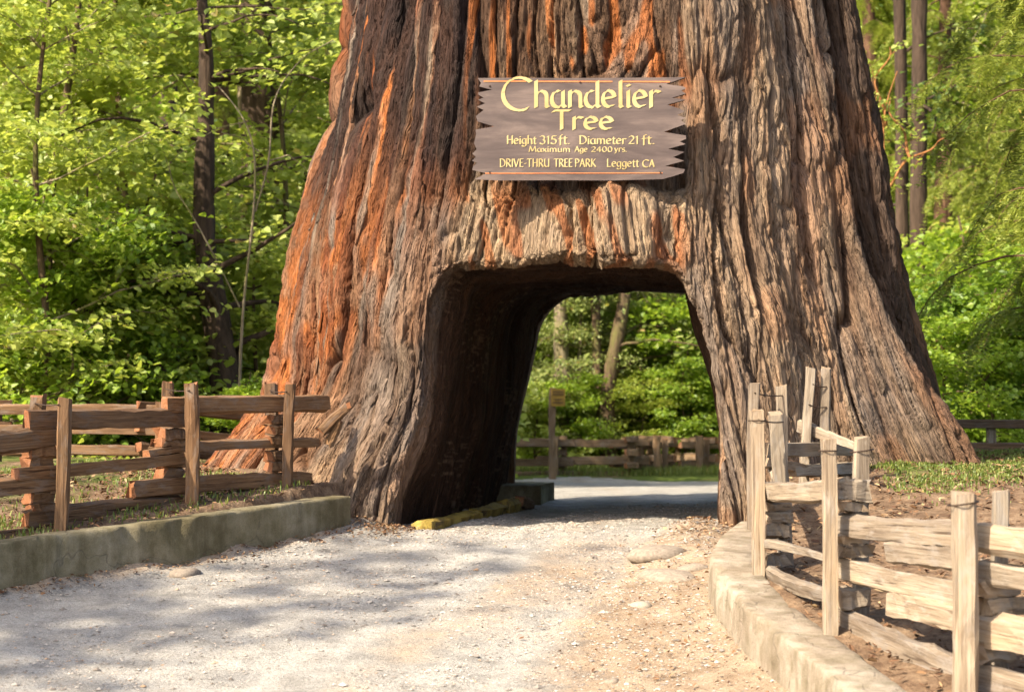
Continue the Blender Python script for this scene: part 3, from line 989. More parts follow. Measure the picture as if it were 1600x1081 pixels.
class Fence:
    def __init__(s, name, label, mat, loc, group=None):
        s.root = thing(name, label, 'fence', loc, group)
        s.mat = mat
    def post(s, x, y, ztop, w=0.085, zb=None, lean=(0, 0), d=None, mat=None):
        zb = gz1(x, y) - 0.25 if zb is None else zb
        timber('post', (x, y, zb), (x + lean[0], y + lean[1], ztop), w, d or w * 1.1, mat or s.mat, s.root, 6, 0.22, rough=0.75)
    def line(s, a, b):
        s.a = np.array(a, float); s.b = np.array(b, float)
    def at(s, pxx, row):
        """point of the fence line under an image column, at an image row"""
        k = (pxx - 800.0) / F_PX
        d = s.b - s.a
        # a.x + t d.x = k (a.y + t d.y)
        t = (k * s.a[1] - s.a[0]) / (d[0] - k * d[1])
        p = s.a + t * d
        return (p[0], p[1], pz(row, p[1]))
    def rail(s, x0, y0, x1, y1, hpx, w=0.07, name='rail', taper=0.0, bevel=0.2, roll=0.0):
        p0 = s.at(x0, y0); p1 = s.at(x1, y1)
        h = hpx / F_PX * 0.5 * (p0[1] + p1[1])
        return timber(name, p0, p1, w, h, s.mat, s.root, 8, bevel, taper, roll)
    def block(s, c, x, row, L, hpx, w=0.09, ang=0.0):
        """spacer block stacked between the two posts of a joint"""
        y = c[1]
        z = pz(row, y); xx = px(x, y)
        h = hpx / F_PX * y
        dx, dy = math.cos(ang) * L / 2, math.sin(ang) * L / 2
        timber('spacer_block', (xx - dx, y - dy, z), (xx + dx, y + dy, z), w, h, s.mat, s.root, 3, 0.22, rough=1.4)

# brown fence on the left wall
LF = Fence('split_rail_fence', 'reddish brown split rail fence behind the mossy concrete wall, left of the tree', MATS['rail_red'], (-2.3, 15.1, 0.1))
J0, J1, J2, J3 = (-3.80, 13.15), (-3.03, 14.1), (-2.31, 15.1), (-1.70, 15.9)
def off(p, a=-0.10, b=0.11): return (p[0] + a, p[1] + b)
LF.post(J1[0], J1[1], pz(620, J1[1]), 0.083, lean=(0.03, 0)); LF.post(px(58, 14.32), 14.32, pz(616, 14.32), 0.10, lean=(0.01, 0))
LF.post(J2[0], J2[1], pz(598, J2[1]), 0.088); LF.post(px(261, 15.36), 15.36, pz(597, 15.36), 0.075)
LF.post(J3[0], J3[1], pz(598, J3[1]), 0.072, lean=(0.02, 0)); LF.post(px(423, 16.12), 16.12, pz(597, 16.12), 0.095)
LF.post(J0[0], J0[1], pz(650, J0[1]), 0.085); LF.post(J0[0] - .2, J0[1] + .2, pz(650, J0[1]), 0.085)
LF.line(off(J0), off(J1))
LF.rail(-160, 702, 84, 683, 31); LF.rail(-160, 785, 104, 752, 27); LF.rail(-160, 862, 88, 829, 23)
LF.line(off(J1), off(J2))
LF.rail(42, 656, 287, 652, 27); LF.rail(25, 741, 285, 716, 20); LF.rail(40, 812, 285, 787, 26); LF.rail(228, 709, 292, 700, 12)
LF.line(off(J2), off(J3))
LF.rail(256, 634, 510, 631, 25); LF.rail(282, 699, 497, 692, 15); LF.rail(205, 766, 486, 751, 26)
for x, r, h in ((62, 705, 22), (60, 722, 16), (66, 776, 22), (66, 795, 18), (64, 812, 16)):
    LF.block(off(J1), x, r, 0.20, h, 0.13, 0.8)
for x, r, h in ((266, 678, 20), (262, 692, 14), (268, 722, 14), (266, 740, 20), (270, 790, 18)):
    LF.block(off(J2), x, r, 0.19, h, 0.13, 0.8)
for x, r, h in ((432, 655, 14), (434, 671, 14), (430, 686, 14), (432, 712, 14), (434, 727, 16), (432, 772, 14)):
    LF.block(off(J3), x, r, 0.18, h, 0.12, 0.8)
for (J, pp, xr, r) in ((J2, 15.36, 261, 610), (J3, 16.12, 423, 612), (J1, 14.32, 58, 632)):
    wire(LF.root, (J[0], J[1] - 0.06, pz(r, J[1])), (px(xr, pp), pp - 0.06, pz(r - 2, pp)))
# broken rail ends propped against the bark
tim = Fence('broken_rail', 'short orange broken rail propped at a slant against the left leg of the tree', MATS['rail_red'], (-1.4, 16.2, 0.4))
tag(tim.root, cat='rail')
timber('rail_stub', (px(503, 16.15), 16.05, pz(676, 16.1)), (px(552, 16.3), 15.98, pz(632, 16.2)), 0.085, 0.085, MATS['rail_red'], tim.root, 5, 0.25, 0.25)
timber('rail_stub', (px(516, 16.15), 16.08, pz(695, 16.1)), (px(536, 16.25), 16.0, pz(655, 16.2)), 0.06, 0.06, MATS['rail_red'], tim.root, 5, 0.25, 0.1)

# bleached fence on the right wall
RF = Fence('split_rail_fence', 'sun-bleached pale split rail fence zigzagging beside the right kerb wall', MATS['rail_pale'], (1.7, 11.5, 0.0))
A, B, Cc, D = (1.46, 12.5), (1.64, 10.9), (2.05, 9.56), (px(1178, 14.3), 14.3)
E = (2.155, 15.3)
RF.post(A[0], A[1], pz(641, A[1]), 0.075); RF.post(px(1228, 12.78), 12.78, pz(644, 12.78), 0.085, lean=(-0.07, 0))
RF.post(B[0], B[1], pz(687, B[1]), 0.066); RF.post(px(1346, 11.18), 11.18, pz(682, 11.18), 0.088)
RF.post(Cc[0], Cc[1], pz(768, Cc[1]), 0.098); RF.post(px(1563, 9.86), 9.86, pz(765, 9.86), 0.078)
RF.post(D[0], D[1], pz(600, D[1]), 0.07); RF.post(px(1221, 14.5), 14.5, pz(600, 14.5), 0.075)
RF.post(px(1252, 15.3), 15.3, pz(573, 15.3), 0.068, lean=(0.075, 0)); RF.post(px(1290, 15.35), 15.35, pz(573, 15.35), 0.066)
def ro(p, a=0.11, b=0.13): return (p[0] + a, p[1] + b)
RF.line(ro(B), ro(Cc))
RF.rail(1306, 818, 1512, 833, 36, 0.06); RF.rail(1386, 861, 1512, 876, 32, 0.06); RF.rail(1304, 885, 1512, 929, 38, 0.06)
RF.rail(1394, 940, 1512, 967, 44, 0.06); RF.rail(1306, 968, 1512, 1052, 42, 0.06); RF.rail(1408, 1056, 1512, 1086, 26, 0.06)
N2 = (2.78, 8.5)
RF.line(ro(Cc), ro(N2))
RF.rail(1524, 836, 1895, 895, 44, 0.10); RF.rail(1520, 888, 1895, 955, 34, 0.10); RF.rail(1522, 976, 1895, 1060, 46, 0.10); RF.rail(1520, 1052, 1895, 1150, 48, 0.10)
RF.post(N2[0], N2[1], pz(800, N2[1]), 0.09); RF.post(N2[0] + .2, N2[1] + .25, pz(800, N2[1]), 0.09)
for x, r, h in ((1553, 915, 28), (1562, 944, 30), (1548, 1016, 26)):
    RF.block(ro(Cc), x, r, 0.22, h, 0.10, 0.5)
RF.line(ro(A, 0.08, 0.12), ro(B))
RF.rail(1198, 766, 1318, 762, 34, 0.11, bevel=0.35)
RF.line(ro(A, 0.06, 0.10), ro(B, 0.08, 0.10))
RF.rail(1199, 847, 1300, 873, 14, 0.09, taper=0.4); RF.rail(1203, 893, 1302, 930, 22, 0.07, bevel=0.4)
timber('rail', (px(1303, 11.02), 11.0, pz(765, 11.0)), (px(1356, 11.0), 11.04, pz(768, 11.0)), 0.16, 0.115, RF.mat, RF.root, 3, 0.25)
for x, r, h, L in ((1214, 790, 14, .17), (1214, 806, 15, .18), (1212, 828, 24, .16), (1213, 850, 15, .14), (1210, 873, 18, .13)):
    RF.block(ro(A), x, r, L, h, 0.12, 0.3)
for x, r, h, L in ((1328, 791, 14, .15), (1325, 842, 18, .16), (1330, 858, 18, .18), (1328, 934, 32, .16)):
    RF.block(ro(B), x, r, L, h, 0.12, 0.25)
RF.line(ro(D), ro(E))
RF.rail(1190, 702, 1340, 700, 20, 0.08); RF.rail(1190, 722, 1275, 738, 15, 0.09); RF.rail(1232, 735, 1345, 730, 18, 0.10)
RF.line((2.15, 15.42), (2.62, 14.9))
RF.rail(1250, 664, 1345, 700, 18, 0.09, taper=0.5)
RF.rail(1235, 762, 1330, 770, 14, 0.09)
timber('rail', (1.62, 12.7, pz(792, 12.7)), (1.82, 14.55, pz(741, 14.5)), 0.08, 0.10, RF.mat, RF.root, 6)
for (p, q, r) in (((A[0], A[1]), (px(1222, 12.78), 12.78), 655), ((D[0], D[1]), (px(1221, 14.5), 14.5), 614), ((px(1268, 15.3), 15.3), (px(1290, 15.35), 15.35), 600), ((px(1262, 15.3), 15.3), (px(1290, 15.35), 15.35), 632)):
    wire(RF.root, (p[0], p[1] - 0.045, pz(r, p[1])), (q[0], q[1] - 0.045, pz(r + 4, q[1])))
collar(RF.root, (B[0], B[1], pz(704, B[1])), 0.066); collar(RF.root, (px(1346, 11.18), 11.18, pz(704, 11.18)), 0.088, 0.008)
collar(RF.root, (A[0], A[1], pz(657, A[1])), 0.075); collar(RF.root, (Cc[0], Cc[1], pz(786, Cc[1])), 0.098, 0.01)

# older fences further back
BF = Fence('split_rail_fence', 'further brown rail fence behind the near left fence, under the bright leaves', MATS['rail_red'], (-4.3, 21.5, 0.4))
bj = [(-8.0, 20.2), (-5.3, 20.9), (-3.45, 20.6), (-2.2, 22.2)]
for i, (x, y) in enumerate(bj):
    zt = gz1(x, y) + 0.62
    BF.post(x, y, zt, 0.09); BF.post(x + 0.12, y + 0.25, zt - 0.02, 0.08)
    if i:
        x0, y0 = bj[i - 1]
        g0, g1 = gz1(x0, y0), gz1(x, y)
        for k, hz in enumerate((0.12, 0.32, 0.53)):
            timber('rail', (x0 - 0.25, y0 + 0.13 - 0.02 * k, g0 + hz + 0.05 * (i % 2)), (x + 0.3, y + 0.13 - 0.02 * k, g1 + hz + 0.05 * (i % 2)), 0.07, 0.09, BF.mat, BF.root, 6)
TF = Fence('split_rail_fence', 'distant rail fence across the road seen through the tunnel', MATS['rail_old'], (2.2, 38.2, -0.3))
tj = [(-1.6, 38.0), (0.78, 38.3), (px(985, 38.6), 38.6), (px(1003, 40.2), 40.2), (px(1026, 39.0), 39.0), (px(1060, 40.5), 40.5), (px(1092, 39.4), 39.4), (px(1150, 40.5), 40.5)]
for i, (x, y) in enumerate(tj):
    z = gz1(x, y); zt = pz(682 - 2 * (i > 2), y)
    TF.post(x, y, zt, 0.13)
    TF.post(x + 0.17, y + 0.25, zt - 0.06, 0.11)
    if i:
        x0, y0 = tj[i - 1]
        for k, row in enumerate(((691, 719, 742), (692, 722, 741))[i % 2]):
            o = 3 * (i > 2) * (1 if i % 2 else -1)
            timber('rail', (x0 - 0.35, y0 + 0.1, pz(row + o, y0)), (x + 0.35, y + 0.1, pz(row + o, y)), 0.10, 0.13, TF.mat, TF.root, 5)
for bx in (0.86, px(985, 38.6)):
    for k in range(3):
        timber('spacer_block', (bx - .10, 38.45, -0.1 + 0.24 * k), (bx + .13, 38.5, -0.1 + 0.24 * k), 0.16, 0.11, TF.mat, TF.root, 2)
GF = Fence('rail_fence', 'dark two-rail fence beyond the right flank of the tree above the grass', MATS['rail_dark'], (5.6, 22.0, 0.5))
for k, (row, h) in enumerate(((662, 0.09), (699, 0.10))):
    timber('rail', (px(1470, 22.2), 22.2, pz(row, 22.2)), (px(1720, 21.6), 21.6, pz(row + 1, 21.6)), 0.10, h, GF.mat, GF.root, 8, rough=0.5)
for x in (1549, 1700):
    GF.post(px(x, 22.0), 22.05, pz(660, 22.0), 0.10, mat=MATS['rail_pale'])
LPx = Fence('fence_post', 'orange-lit wooden post standing on the far block wall inside the tunnel view', MATS['rail_red'], (px(799, 21.3), 21.3, 0.1))
tag(LPx.root, cat='post')
timber('post', (px(799, 21.3), 21.3, 0.0), (px(799, 21.3), 21.3, pz(643, 21.3)), 0.07, 0.09, LPx.mat, LPx.root, 5)
timber('post_brace', (px(790, 21.5), 21.5, 0.1), (px(790, 21.5), 21.5, pz(660, 21.5)), 0.06, 0.07, LPx.mat, LPx.root, 4)

# small notice on its post in front of the far trunks
ns = thing('notice_post', 'weathered pale post carrying a small yellow notice board, seen through the tunnel', 'sign', (px(866, 37.6), 37.6, -0.3))
timber('post', (px(864, 37.6), 37.6, gz1(0.75, 37.6) - 0.2), (px(864, 37.6), 37.6, pz(606, 37.6)), 0.12, 0.12, MATS['rail_old'], ns, 6)
def slab(name, cx, cy, cz, w, d, h, mat, parent, bev=0.01):
    V = []
    for sx, sy, sz in ((-1, -1, -1), (1, -1, -1), (1, 1, -1), (-1, 1, -1), (-1, -1, 1), (1, -1, 1), (1, 1, 1), (-1, 1, 1)):
        V.append((sx * w / 2, sy * d / 2, sz * h / 2))
    me = py_mesh(name, V, [(0, 3, 2, 1), (4, 5, 6, 7), (0, 1, 5, 4), (1, 2, 6, 5), (2, 3, 7, 6), (3, 0, 4, 7)])
    o = add(name, me, mat, parent)
    o.location = Vector((cx, cy, cz)) - (parent.location if parent else Vector())
    return o
MATS['notice'] = mat_plain('notice_yellow', (0.29, 0.18, 0.03), 0.6, 0.3, 9)
MATS['notice_brown'] = mat_plain('notice_brown', (0.12, 0.07, 0.03), 0.7, 0.3, 9)
bd = slab('board', px(872, 37.5), 37.5, pz(621, 37.5), 0.25, 0.03, 0.31, MATS['notice'], ns)
for k, (row, w) in enumerate(((612, .2), (616, .2), (624, .15), (629, .19))):
    slab('lettering_line', px(872, 37.48), 37.478, pz(row, 37.48), w, 0.006, 0.022, MATS['notice_brown'], ns)

# ------------------------------------------------------------------ yellow bumper log in the tunnel
def mat_log():
    t = NT('worn_yellow_paint')
    a = t.noise(t.coord('Object', (3, 12, 12)), 1.0, 5, 0.65, 0.6)
    b = t.noise(t.coord('Object', (9, 9, 9)), 1.0, 4, 0.6)
    c = t.ramp(a, [(0.34, (0.06, 0.04, 0.02)), (0.44, (0.24, 0.17, 0.035)), (0.75, (0.36, 0.27, 0.06))])
    c = t.mix(c, t.ramp(b, [(0.35, (0.35, 0.3, 0.22)), (0.55, (1, 1, 1))]), 0.8, 'MULTIPLY')
    t.principled(c, 0.7, t.bump(a, 0.6, 0.02), 0.3)
    return t.m
MATS['yellow_log'] = mat_log()
lg = thing('bumper_log', 'worn yellow painted bumper log lying along the dark tunnel wall', 'log', (-0.35, 17.9, 0.03))
timber('log', (-0.70, 16.25, 0.045), (-0.33, 17.75, 0.055), 0.13, 0.095, MATS['yellow_log'], lg, 9, 0.3, rough=1.3)
timber('log', (-0.32, 17.8, 0.055), (-0.10, 18.85, 0.060), 0.12, 0.10, MATS['yellow_log'], lg, 7, 0.3, rough=1.3)
timber('log', (-0.09, 18.88, 0.06), (0.07, 19.6, 0.07), 0.13, 0.12, MATS['yellow_log'], lg, 5, 0.3, rough=1.5)
timber('log_end', (0.06, 19.35, 0.10), (0.16, 19.62, 0.06), 0.09, 0.09, MATS['rail_old'], lg, 4, 0.3, rough=1.6)

# ------------------------------------------------------------------ the carved sign
def arc(cx, cy, rx, ry, a0, a1, n=12):
    return [(cx + rx * math.cos(math.radians(a0 + (a1 - a0) * i / n)), cy + ry * math.sin(math.radians(a0 + (a1 - a0) * i / n))) for i in range(n + 1)]
XH = 0.64
GL = {  # broad-pen skeletons: (advance, strokes); baseline 0, x-height .64, capitals and ascenders 1
 'a': (.56, [arc(.25, .31, .20, .31, 75, 300), [(.43, .62), (.43, .08), (.50, .0)], arc(.25, .31, .20, .31, 300, 330, 3)]),
 'd': (.58, [arc(.25, .31, .20, .31, 75, 320), [(.45, 1.0), (.45, .06), (.51, .0)]]),
 'e': (.52, [[(.08, .33), (.43, .40)] + arc(.25, .33, .20, .31, 12, 310, 14)]),
 'f': (.36, [arc(.30, .78, .13, .18, 70, 180, 6) + [(.17, -.12)], [(.04, .58), (.33, .60)]]),
 'g': (.56, [arc(.25, .33, .19, .29, 60, 330), [(.44, .62), (.44, -.08)] + arc(.24, -.10, .20, .18, 0, -160, 8)]),
 'h': (.57, [[(.10, 1.02), (.10, .0)], [(.10, .44)] + arc(.28, .42, .17, .20, 150, 0, 8) + [(.45, .04), (.50, .0)]]),
 'i': (.26, [[(.12, .64), (.12, .04), (.17, 0)], [(.10, .86), (.15, .82)]]),
 'l': (.26, [[(.12, 1.02), (.12, .05), (.17, 0)]]),
 'm': (.86, [[(.10, .64), (.10, .0)], [(.10, .44)] + arc(.26, .42, .15, .20, 150, 0, 8) + [(.41, .0)], [(.41, .44)] + arc(.57, .42, .15, .20, 150, 0, 8) + [(.72, .04), (.78, .0)]]),
 'n': (.57, [[(.10, .64), (.10, .0)], [(.10, .44)] + arc(.28, .42, .17, .20, 150, 0, 8) + [(.45, .04), (.50, .0)]]),
 'r': (.42, [[(.10, .64), (.10, .0)], [(.10, .44)] + arc(.28, .44, .16, .18, 160, 50, 6)]),
 's': (.42, [arc(.21, .47, .14, .15, 40, 230, 7) + arc(.20, .16, .15, .16, 60, -140, 8)]),
 't': (.38, [[(.16, .82), (.16, .14)] + arc(.27, .14, .11, .14, 180, 300, 5), [(.03, .62), (.34, .63)]]),
 'u': (.57, [[(.10, .64), (.10, .20)] + arc(.26, .20, .16, .20, 180, 330, 7), [(.44, .64), (.44, .04), (.50, 0)]]),
 'x': (.50, [[(.06, .62), (.44, .0)], [(.44, .62), (.04, .0)]]),
 'y': (.52, [[(.08, .64), (.24, .12)], [(.44, .64), (.18, -.22), (.06, -.22)]]),
 'A': (.68, [[(.05, .0), (.32, .98)], [(.32, .98), (.60, .0)], [(.15, .34), (.50, .36)]]),
 'C': (.86, [arc(.50, .46, .44, .50, 48, 300, 18)]),
 'D': (.74, [[(.12, .98), (.12, .0)], [(.04, .97)] + arc(.24, .49, .42, .48, 85, -90, 14) + [(.08, .02)]]),
 'E': (.56, [[(.12, .98), (.12, .0)], [(.12, .97), (.48, .97)], [(.12, .52), (.42, .53)], [(.10, .02), (.50, .02)]]),
 'H': (.72, [[(.12, 1.0), (.12, .0)], [(.58, 1.0), (.58, .0)], [(.12, .50), (.58, .52)]]),
 'I': (.26, [[(.12, .98), (.12, .0)]]),
 'K': (.66, [[(.12, .98), (.12, .0)], [(.54, .98), (.14, .46)], [(.20, .54), (.60, .0)]]),
 'L': (.54, [[(.12, .98), (.12, .02)], [(.08, .02), (.48, .04)]]),
 'M': (.92, [[(.08, .0), (.20, .98)], [(.20, .98), (.44, .10)], [(.44, .10), (.70, .98)], [(.70, .98), (.82, .0)]]),
 'P': (.60, [[(.12, .98), (.12, .0)], [(.06, .96)] + arc(.24, .72, .28, .25, 85, -100, 10) + [(.12, .48)]]),
 'R': (.66, [[(.12, .98), (.12, .0)], [(.06, .96)] + arc(.24, .73, .27, .24, 85, -100, 10) + [(.14, .49)], [(.26, .48), (.60, .0)]]),
 'T': (.64, [[(.02, .93), (.14, .97), (.60, .97)], [(.32, .97), (.32, .0)]]),
 'U': (.70, [[(.10, .98), (.10, .30)] + arc(.33, .30, .23, .29, 180, 340, 9), [(.57, .98), (.57, .0)]]),
 'V': (.66, [[(.04, .98), (.32, .0)], [(.32, .0), (.60, .98)]]),
 '0': (.56, [arc(.27, .40, .20, .40, 90, 450, 18)]),
 '1': (.32, [[(.06, .66), (.17, .80), (.17, .0)]]),
 '2': (.54, [arc(.25, .60, .18, .20, 160, -30, 10) + [(.06, .03)], [(.06, .03), (.48, .04)]]),
 '3': (.52, [arc(.22, .62, .17, .19, 150, -70, 10), arc(.22, .22, .20, .23, 70, -150, 12)]),
 '4': (.56, [[(.36, .0), (.36, .82), (.04, .26), (.52, .26)]]),
 '5': (.52, [[(.44, .80), (.14, .80), (.12, .48)] + arc(.22, .25, .21, .25, 110, -150, 12)]),
 '.': (.20, [[(.07, .05), (.12, .01)]]),
 '-': (.34, [[(.05, .40), (.29, .42)]]),
 ' ': (.40, []),
}
def pen_text(txt, x0, x1, base, height, nib, ang=28, thin=0.26, big_first=1.0, depth0=0.0):
    """quads of a broad pen drawing txt between x0 and x1"""
    adv = []
    for i, ch in enumerate(txt):
        a = GL[ch][0] * (big_first if i == 0 else 1.0); adv.append(a)
    tot = sum(adv); sx = (x1 - x0) / tot
    V = []; F = []
    nv = np.array([math.cos(math.radians(ang)), math.sin(math.radians(ang))]) * nib / 2
    cur = x0; dz = depth0
    for i, ch in enumerate(txt):
        k = big_first if i == 0 else 1.0
        for st in GL[ch][1]:
            P = np.array([(cur + p[0] * sx * k, base + (p[1] * k - (k - 1) * 0.26) * height) for p in st])
            for a, b in zip(P[:-1], P[1:]):
                d = b - a; L = np.hypot(*d) + 1e-9
                pr = np.array([-d[1], d[0]]) / L
                o = nv if np.dot(nv, pr) >= 0 else -nv
                # never thinner than a hairline
                w = np.dot(o, pr); m = nib * thin
                o = o + pr * max(0.0, m - w)
                e = d / L * nib * 0.06
                q = [a - e - o, b + e - o, b + e + o, a - e + o]
                s = len(V)
                V += [(p[0], -dz, p[1]) for p in q]; F.append((s, s + 1, s + 2, s + 3)); dz += 2.0e-6
            dz += 1.2e-5
        cur += adv[i] * sx
    return V, F

SIGN_Y = 16.20
SPX = F_PX / SIGN_Y                     # px per metre on the sign
def sp(X, Y):                            # enlarged-photo coordinates (4.21x) -> sign-local metres
    return ((X / 4.21 + 720 - 907) / SPX, (200 - (Y / 4.21 + 90)) / SPX)
sign = thing('tree_sign', 'brown painted wooden sign with jagged ends and yellow lettering above the tunnel', 'sign', (px(907, SIGN_Y), SIGN_Y, pz(200, SIGN_Y)))
out = [(110, 128), (300, 126), (700, 128), (1100, 126), (1488, 122), (1355, 168), (1470, 184), (1487, 196), (1455, 212), (1486, 232), (1392, 258), (1484, 272), (1362, 304), (1440, 330), (1478, 348), (1428, 372), (1482, 392), (1452, 408), (1484, 432), (1338, 485),
       (1484, 508), (1487, 530), (1444, 548), (1482, 566), (1366, 597), (1476, 618), (1400, 652), (1472, 676), (1348, 710), (1478, 732), (1468, 756), (1400, 778), (1330, 797), (1000, 806), (600, 804), (250, 806), (88, 798), (168, 758), (74, 736), (80, 712), (108, 690), (72, 676), (98, 650), (74, 628), (104, 600), (86, 560), (100, 500), (96, 470), (220, 448), (110, 416), (98, 380), (150, 340), (104, 318), (160, 296), (112, 272), (150, 258), (116, 240), (112, 224), (205, 206), (120, 184), (132, 160)]
def sign_board():
    pts = [sp(*p) for p in out]
    n = len(pts); th = 0.045
    V = [(p[0], 0.0, p[1]) for p in pts] + [(p[0] * 0.985, th, p[1] * 0.985) for p in pts]
    F = [tuple(range(n - 1, -1, -1)), tuple(range(n, 2 * n))]
    for i in range(n):
        j = (i + 1) % n
        F.append((i, j, n + j, n + i))
    me = py_mesh('board', V, F)
    me.materials.append(MATS['sign']); me.materials.append(MATS['burnt'])
    me.polygons.foreach_set('material_index', [0, 1] + [1] * n)
    me.validate()
    import bmesh
    bm = bmesh.new(); bm.from_mesh(me)
    bmesh.ops.recalc_face_normals(bm, faces=bm.faces)
    bmesh.ops.triangulate(bm, faces=[f for f in bm.faces if len(f.verts) > 4])
    bm.to_mesh(me); bm.free()
    return me
sb_o = add('board', sign_board(), None, sign)
def letters(txt, X0, X1, Yb, Hz, nib, **kw):
    x0, b = sp(X0, Yb); x1, _ = sp(X1, Yb)
    h = Hz / 4.21 / SPX
    V, F = pen_text(txt, x0, x1, b, h, nib / 4.21 / SPX, **kw)
    o = add('lettering', py_mesh('lettering', V, F), MATS['yellow'], sign)
    o.location = (0, -0.004, 0)
    return o
letters('Chandelier', 262, 1318, 322, 172, 29, big_first=1.26)
letters('Tree', 602, 1012, 468, 128, 27)
letters('Height', 300, 500, 565, 56, 11); letters('315', 517, 636, 565, 66, 11); letters('ft.', 642, 720, 565, 62, 12)
letters('Diameter', 778, 1092, 565, 56, 11); letters('21', 1104, 1176, 565, 66, 11); letters('ft.', 1190, 1280, 565, 62, 12)
letters('Maximum', 445, 724, 617, 38, 8); letters('Age', 750, 836, 617, 38, 8); letters('2400', 858, 1002, 617, 42, 8); letters('yrs.', 1010, 1096, 617, 40, 8)
letters('DRIVE-THRU', 254, 586, 716, 54, 9); letters('TREE', 612, 738, 716, 54, 9); letters('PARK', 750, 892, 716, 54, 9)
letters('Leggett', 960, 1176, 716, 54, 9); letters('CA', 1196, 1278, 716, 48, 10)
def stripe(X0, X1, Y0, Y1, hgt):
    a = sp(X0, Y0); b = sp(X1, Y1); h = hgt / 4.21 / SPX / 2
    o = add('painted_line', py_mesh('painted_line', [(a[0], 0, a[1] - h), (b[0], 0, b[1] - h), (b[0], 0, b[1] + h), (a[0], 0, a[1] + h)], [(0, 1, 2, 3)]), MATS['orange_line'], sign)
    o.location = (0, -0.003, 0)
stripe(150, 430, 150, 150, 9); stripe(500, 1000, 151, 152, 9); stripe(1060, 1380, 152, 153, 9)
stripe(160, 480, 758, 758, 7); stripe(480, 1330, 758, 756, 6)
for bx in (-0.62, 0.55):
    slab('batten', px(907, SIGN_Y) + bx, SIGN_Y + 0.165, pz(200, SIGN_Y), 0.09, 0.24, 0.70, MATS['rail_dark'], sign)
for bx, bz in ((-0.70, 0.33), (0.62, 0.33), (-0.70, -0.34), (0.62, -0.34), (0.0, 0.36)):
    v, f = tube_arrays([(0, 0.0, 0), (0, -0.006, 0)], [0.009, 0.006], 8)
    o = add('bolt', py_mesh('bolt', v, f.tolist() + [list(range(8, 16))], False), MATS['wire'], sign); o.location = (bx, -0.001, bz)
# ------------------------------------------------------------------ vegetation
LEAF = {
 'maple': mat_leaf('maple_leaves', (0.15, 0.22, 0.025), (0.27, 0.35, 0.05), (0.43, 0.48, 0.13), (0.58, 0.64, 0.09), 0.52, 0.02),
 'shade': mat_leaf('deep_green_leaves', (0.07, 0.14, 0.013), (0.12, 0.21, 0.02), (0.20, 0.30, 0.035), (0.30, 0.46, 0.03), 0.48),
 'fresh': mat_leaf('fresh_green_leaves', (0.12, 0.21, 0.016), (0.20, 0.31, 0.026), (0.31, 0.41, 0.06), (0.46, 0.60, 0.04), 0.52),
 'olive': mat_leaf('olive_bay_leaves', (0.10, 0.14, 0.03), (0.19, 0.24, 0.055), (0.34, 0.38, 0.12), (0.40, 0.46, 0.08), 0.40, 0.02),
 'needle': mat_leaf('redwood_needles', (0.12, 0.16, 0.024), (0.22, 0.27, 0.04), (0.34, 0.37, 0.075), (0.42, 0.48, 0.06), 0.45, 0.03),
 'needle_dark': mat_leaf('dark_conifer_needles', (0.035, 0.065, 0.012), (0.075, 0.12, 0.02), (0.15, 0.20, 0.035), (0.22, 0.32, 0.03), 0.4),
}
TRUNK = {
 'dark': mat_trunk('dark_conifer_bark', (0.025, 0.018, 0.014), (0.085, 0.058, 0.042)),
 'brown': mat_trunk('brown_mossy_bark', (0.05, 0.035, 0.022), (0.14, 0.095, 0.06), (0.10, 0.10, 0.03)),
 'pale': mat_trunk('pale_alder_bark', (0.14, 0.11, 0.075), (0.33, 0.27, 0.19), (0.16, 0.15, 0.06)),
 'madrone': mat_trunk('orange_madrone_bark', (0.22, 0.09, 0.03), (0.36, 0.17, 0.07)),
 'redwood': mat_trunk('far_redwood_bark', (0.05, 0.027, 0.018), (0.15, 0.085, 0.055)),
}

def leaf_quads(C, N, A, length, width):
    """folded leaves: centres, normals, axes -> 6 vertices and 2 quads each"""
    A = A - N * (A * N).sum(1)[:, None]
    A /= np.linalg.norm(A, axis=1)[:, None] + 1e-9
    S = np.cross(N, A)
    length = np.asarray(length)[:, None]; width = np.asarray(width)[:, None]
    b = C - A * length * 0.5; t = C + A * length * 0.5
    dip = N * width * 0.16
    l1 = C - A * length * 0.18 - S * width * 0.5 + dip; l2 = C + A * length * 0.20 - S * width * 0.40 + dip
    r1 = C - A * length * 0.18 + S * width * 0.5 + dip; r2 = C + A * length * 0.20 + S * width * 0.40 + dip
    V = np.stack([b, l1, l2, t, r2, r1], 1).reshape(-1, 3)
    k = np.arange(len(C))[:, None] * 6
    F = np.concatenate([k + np.array([[0, 3, 2, 1]]), k + np.array([[0, 5, 4, 3]])], 1).reshape(-1, 4)
    return V, F

def unit(v):
    return v / (np.linalg.norm(v, axis=-1, keepdims=True) + 1e-9)

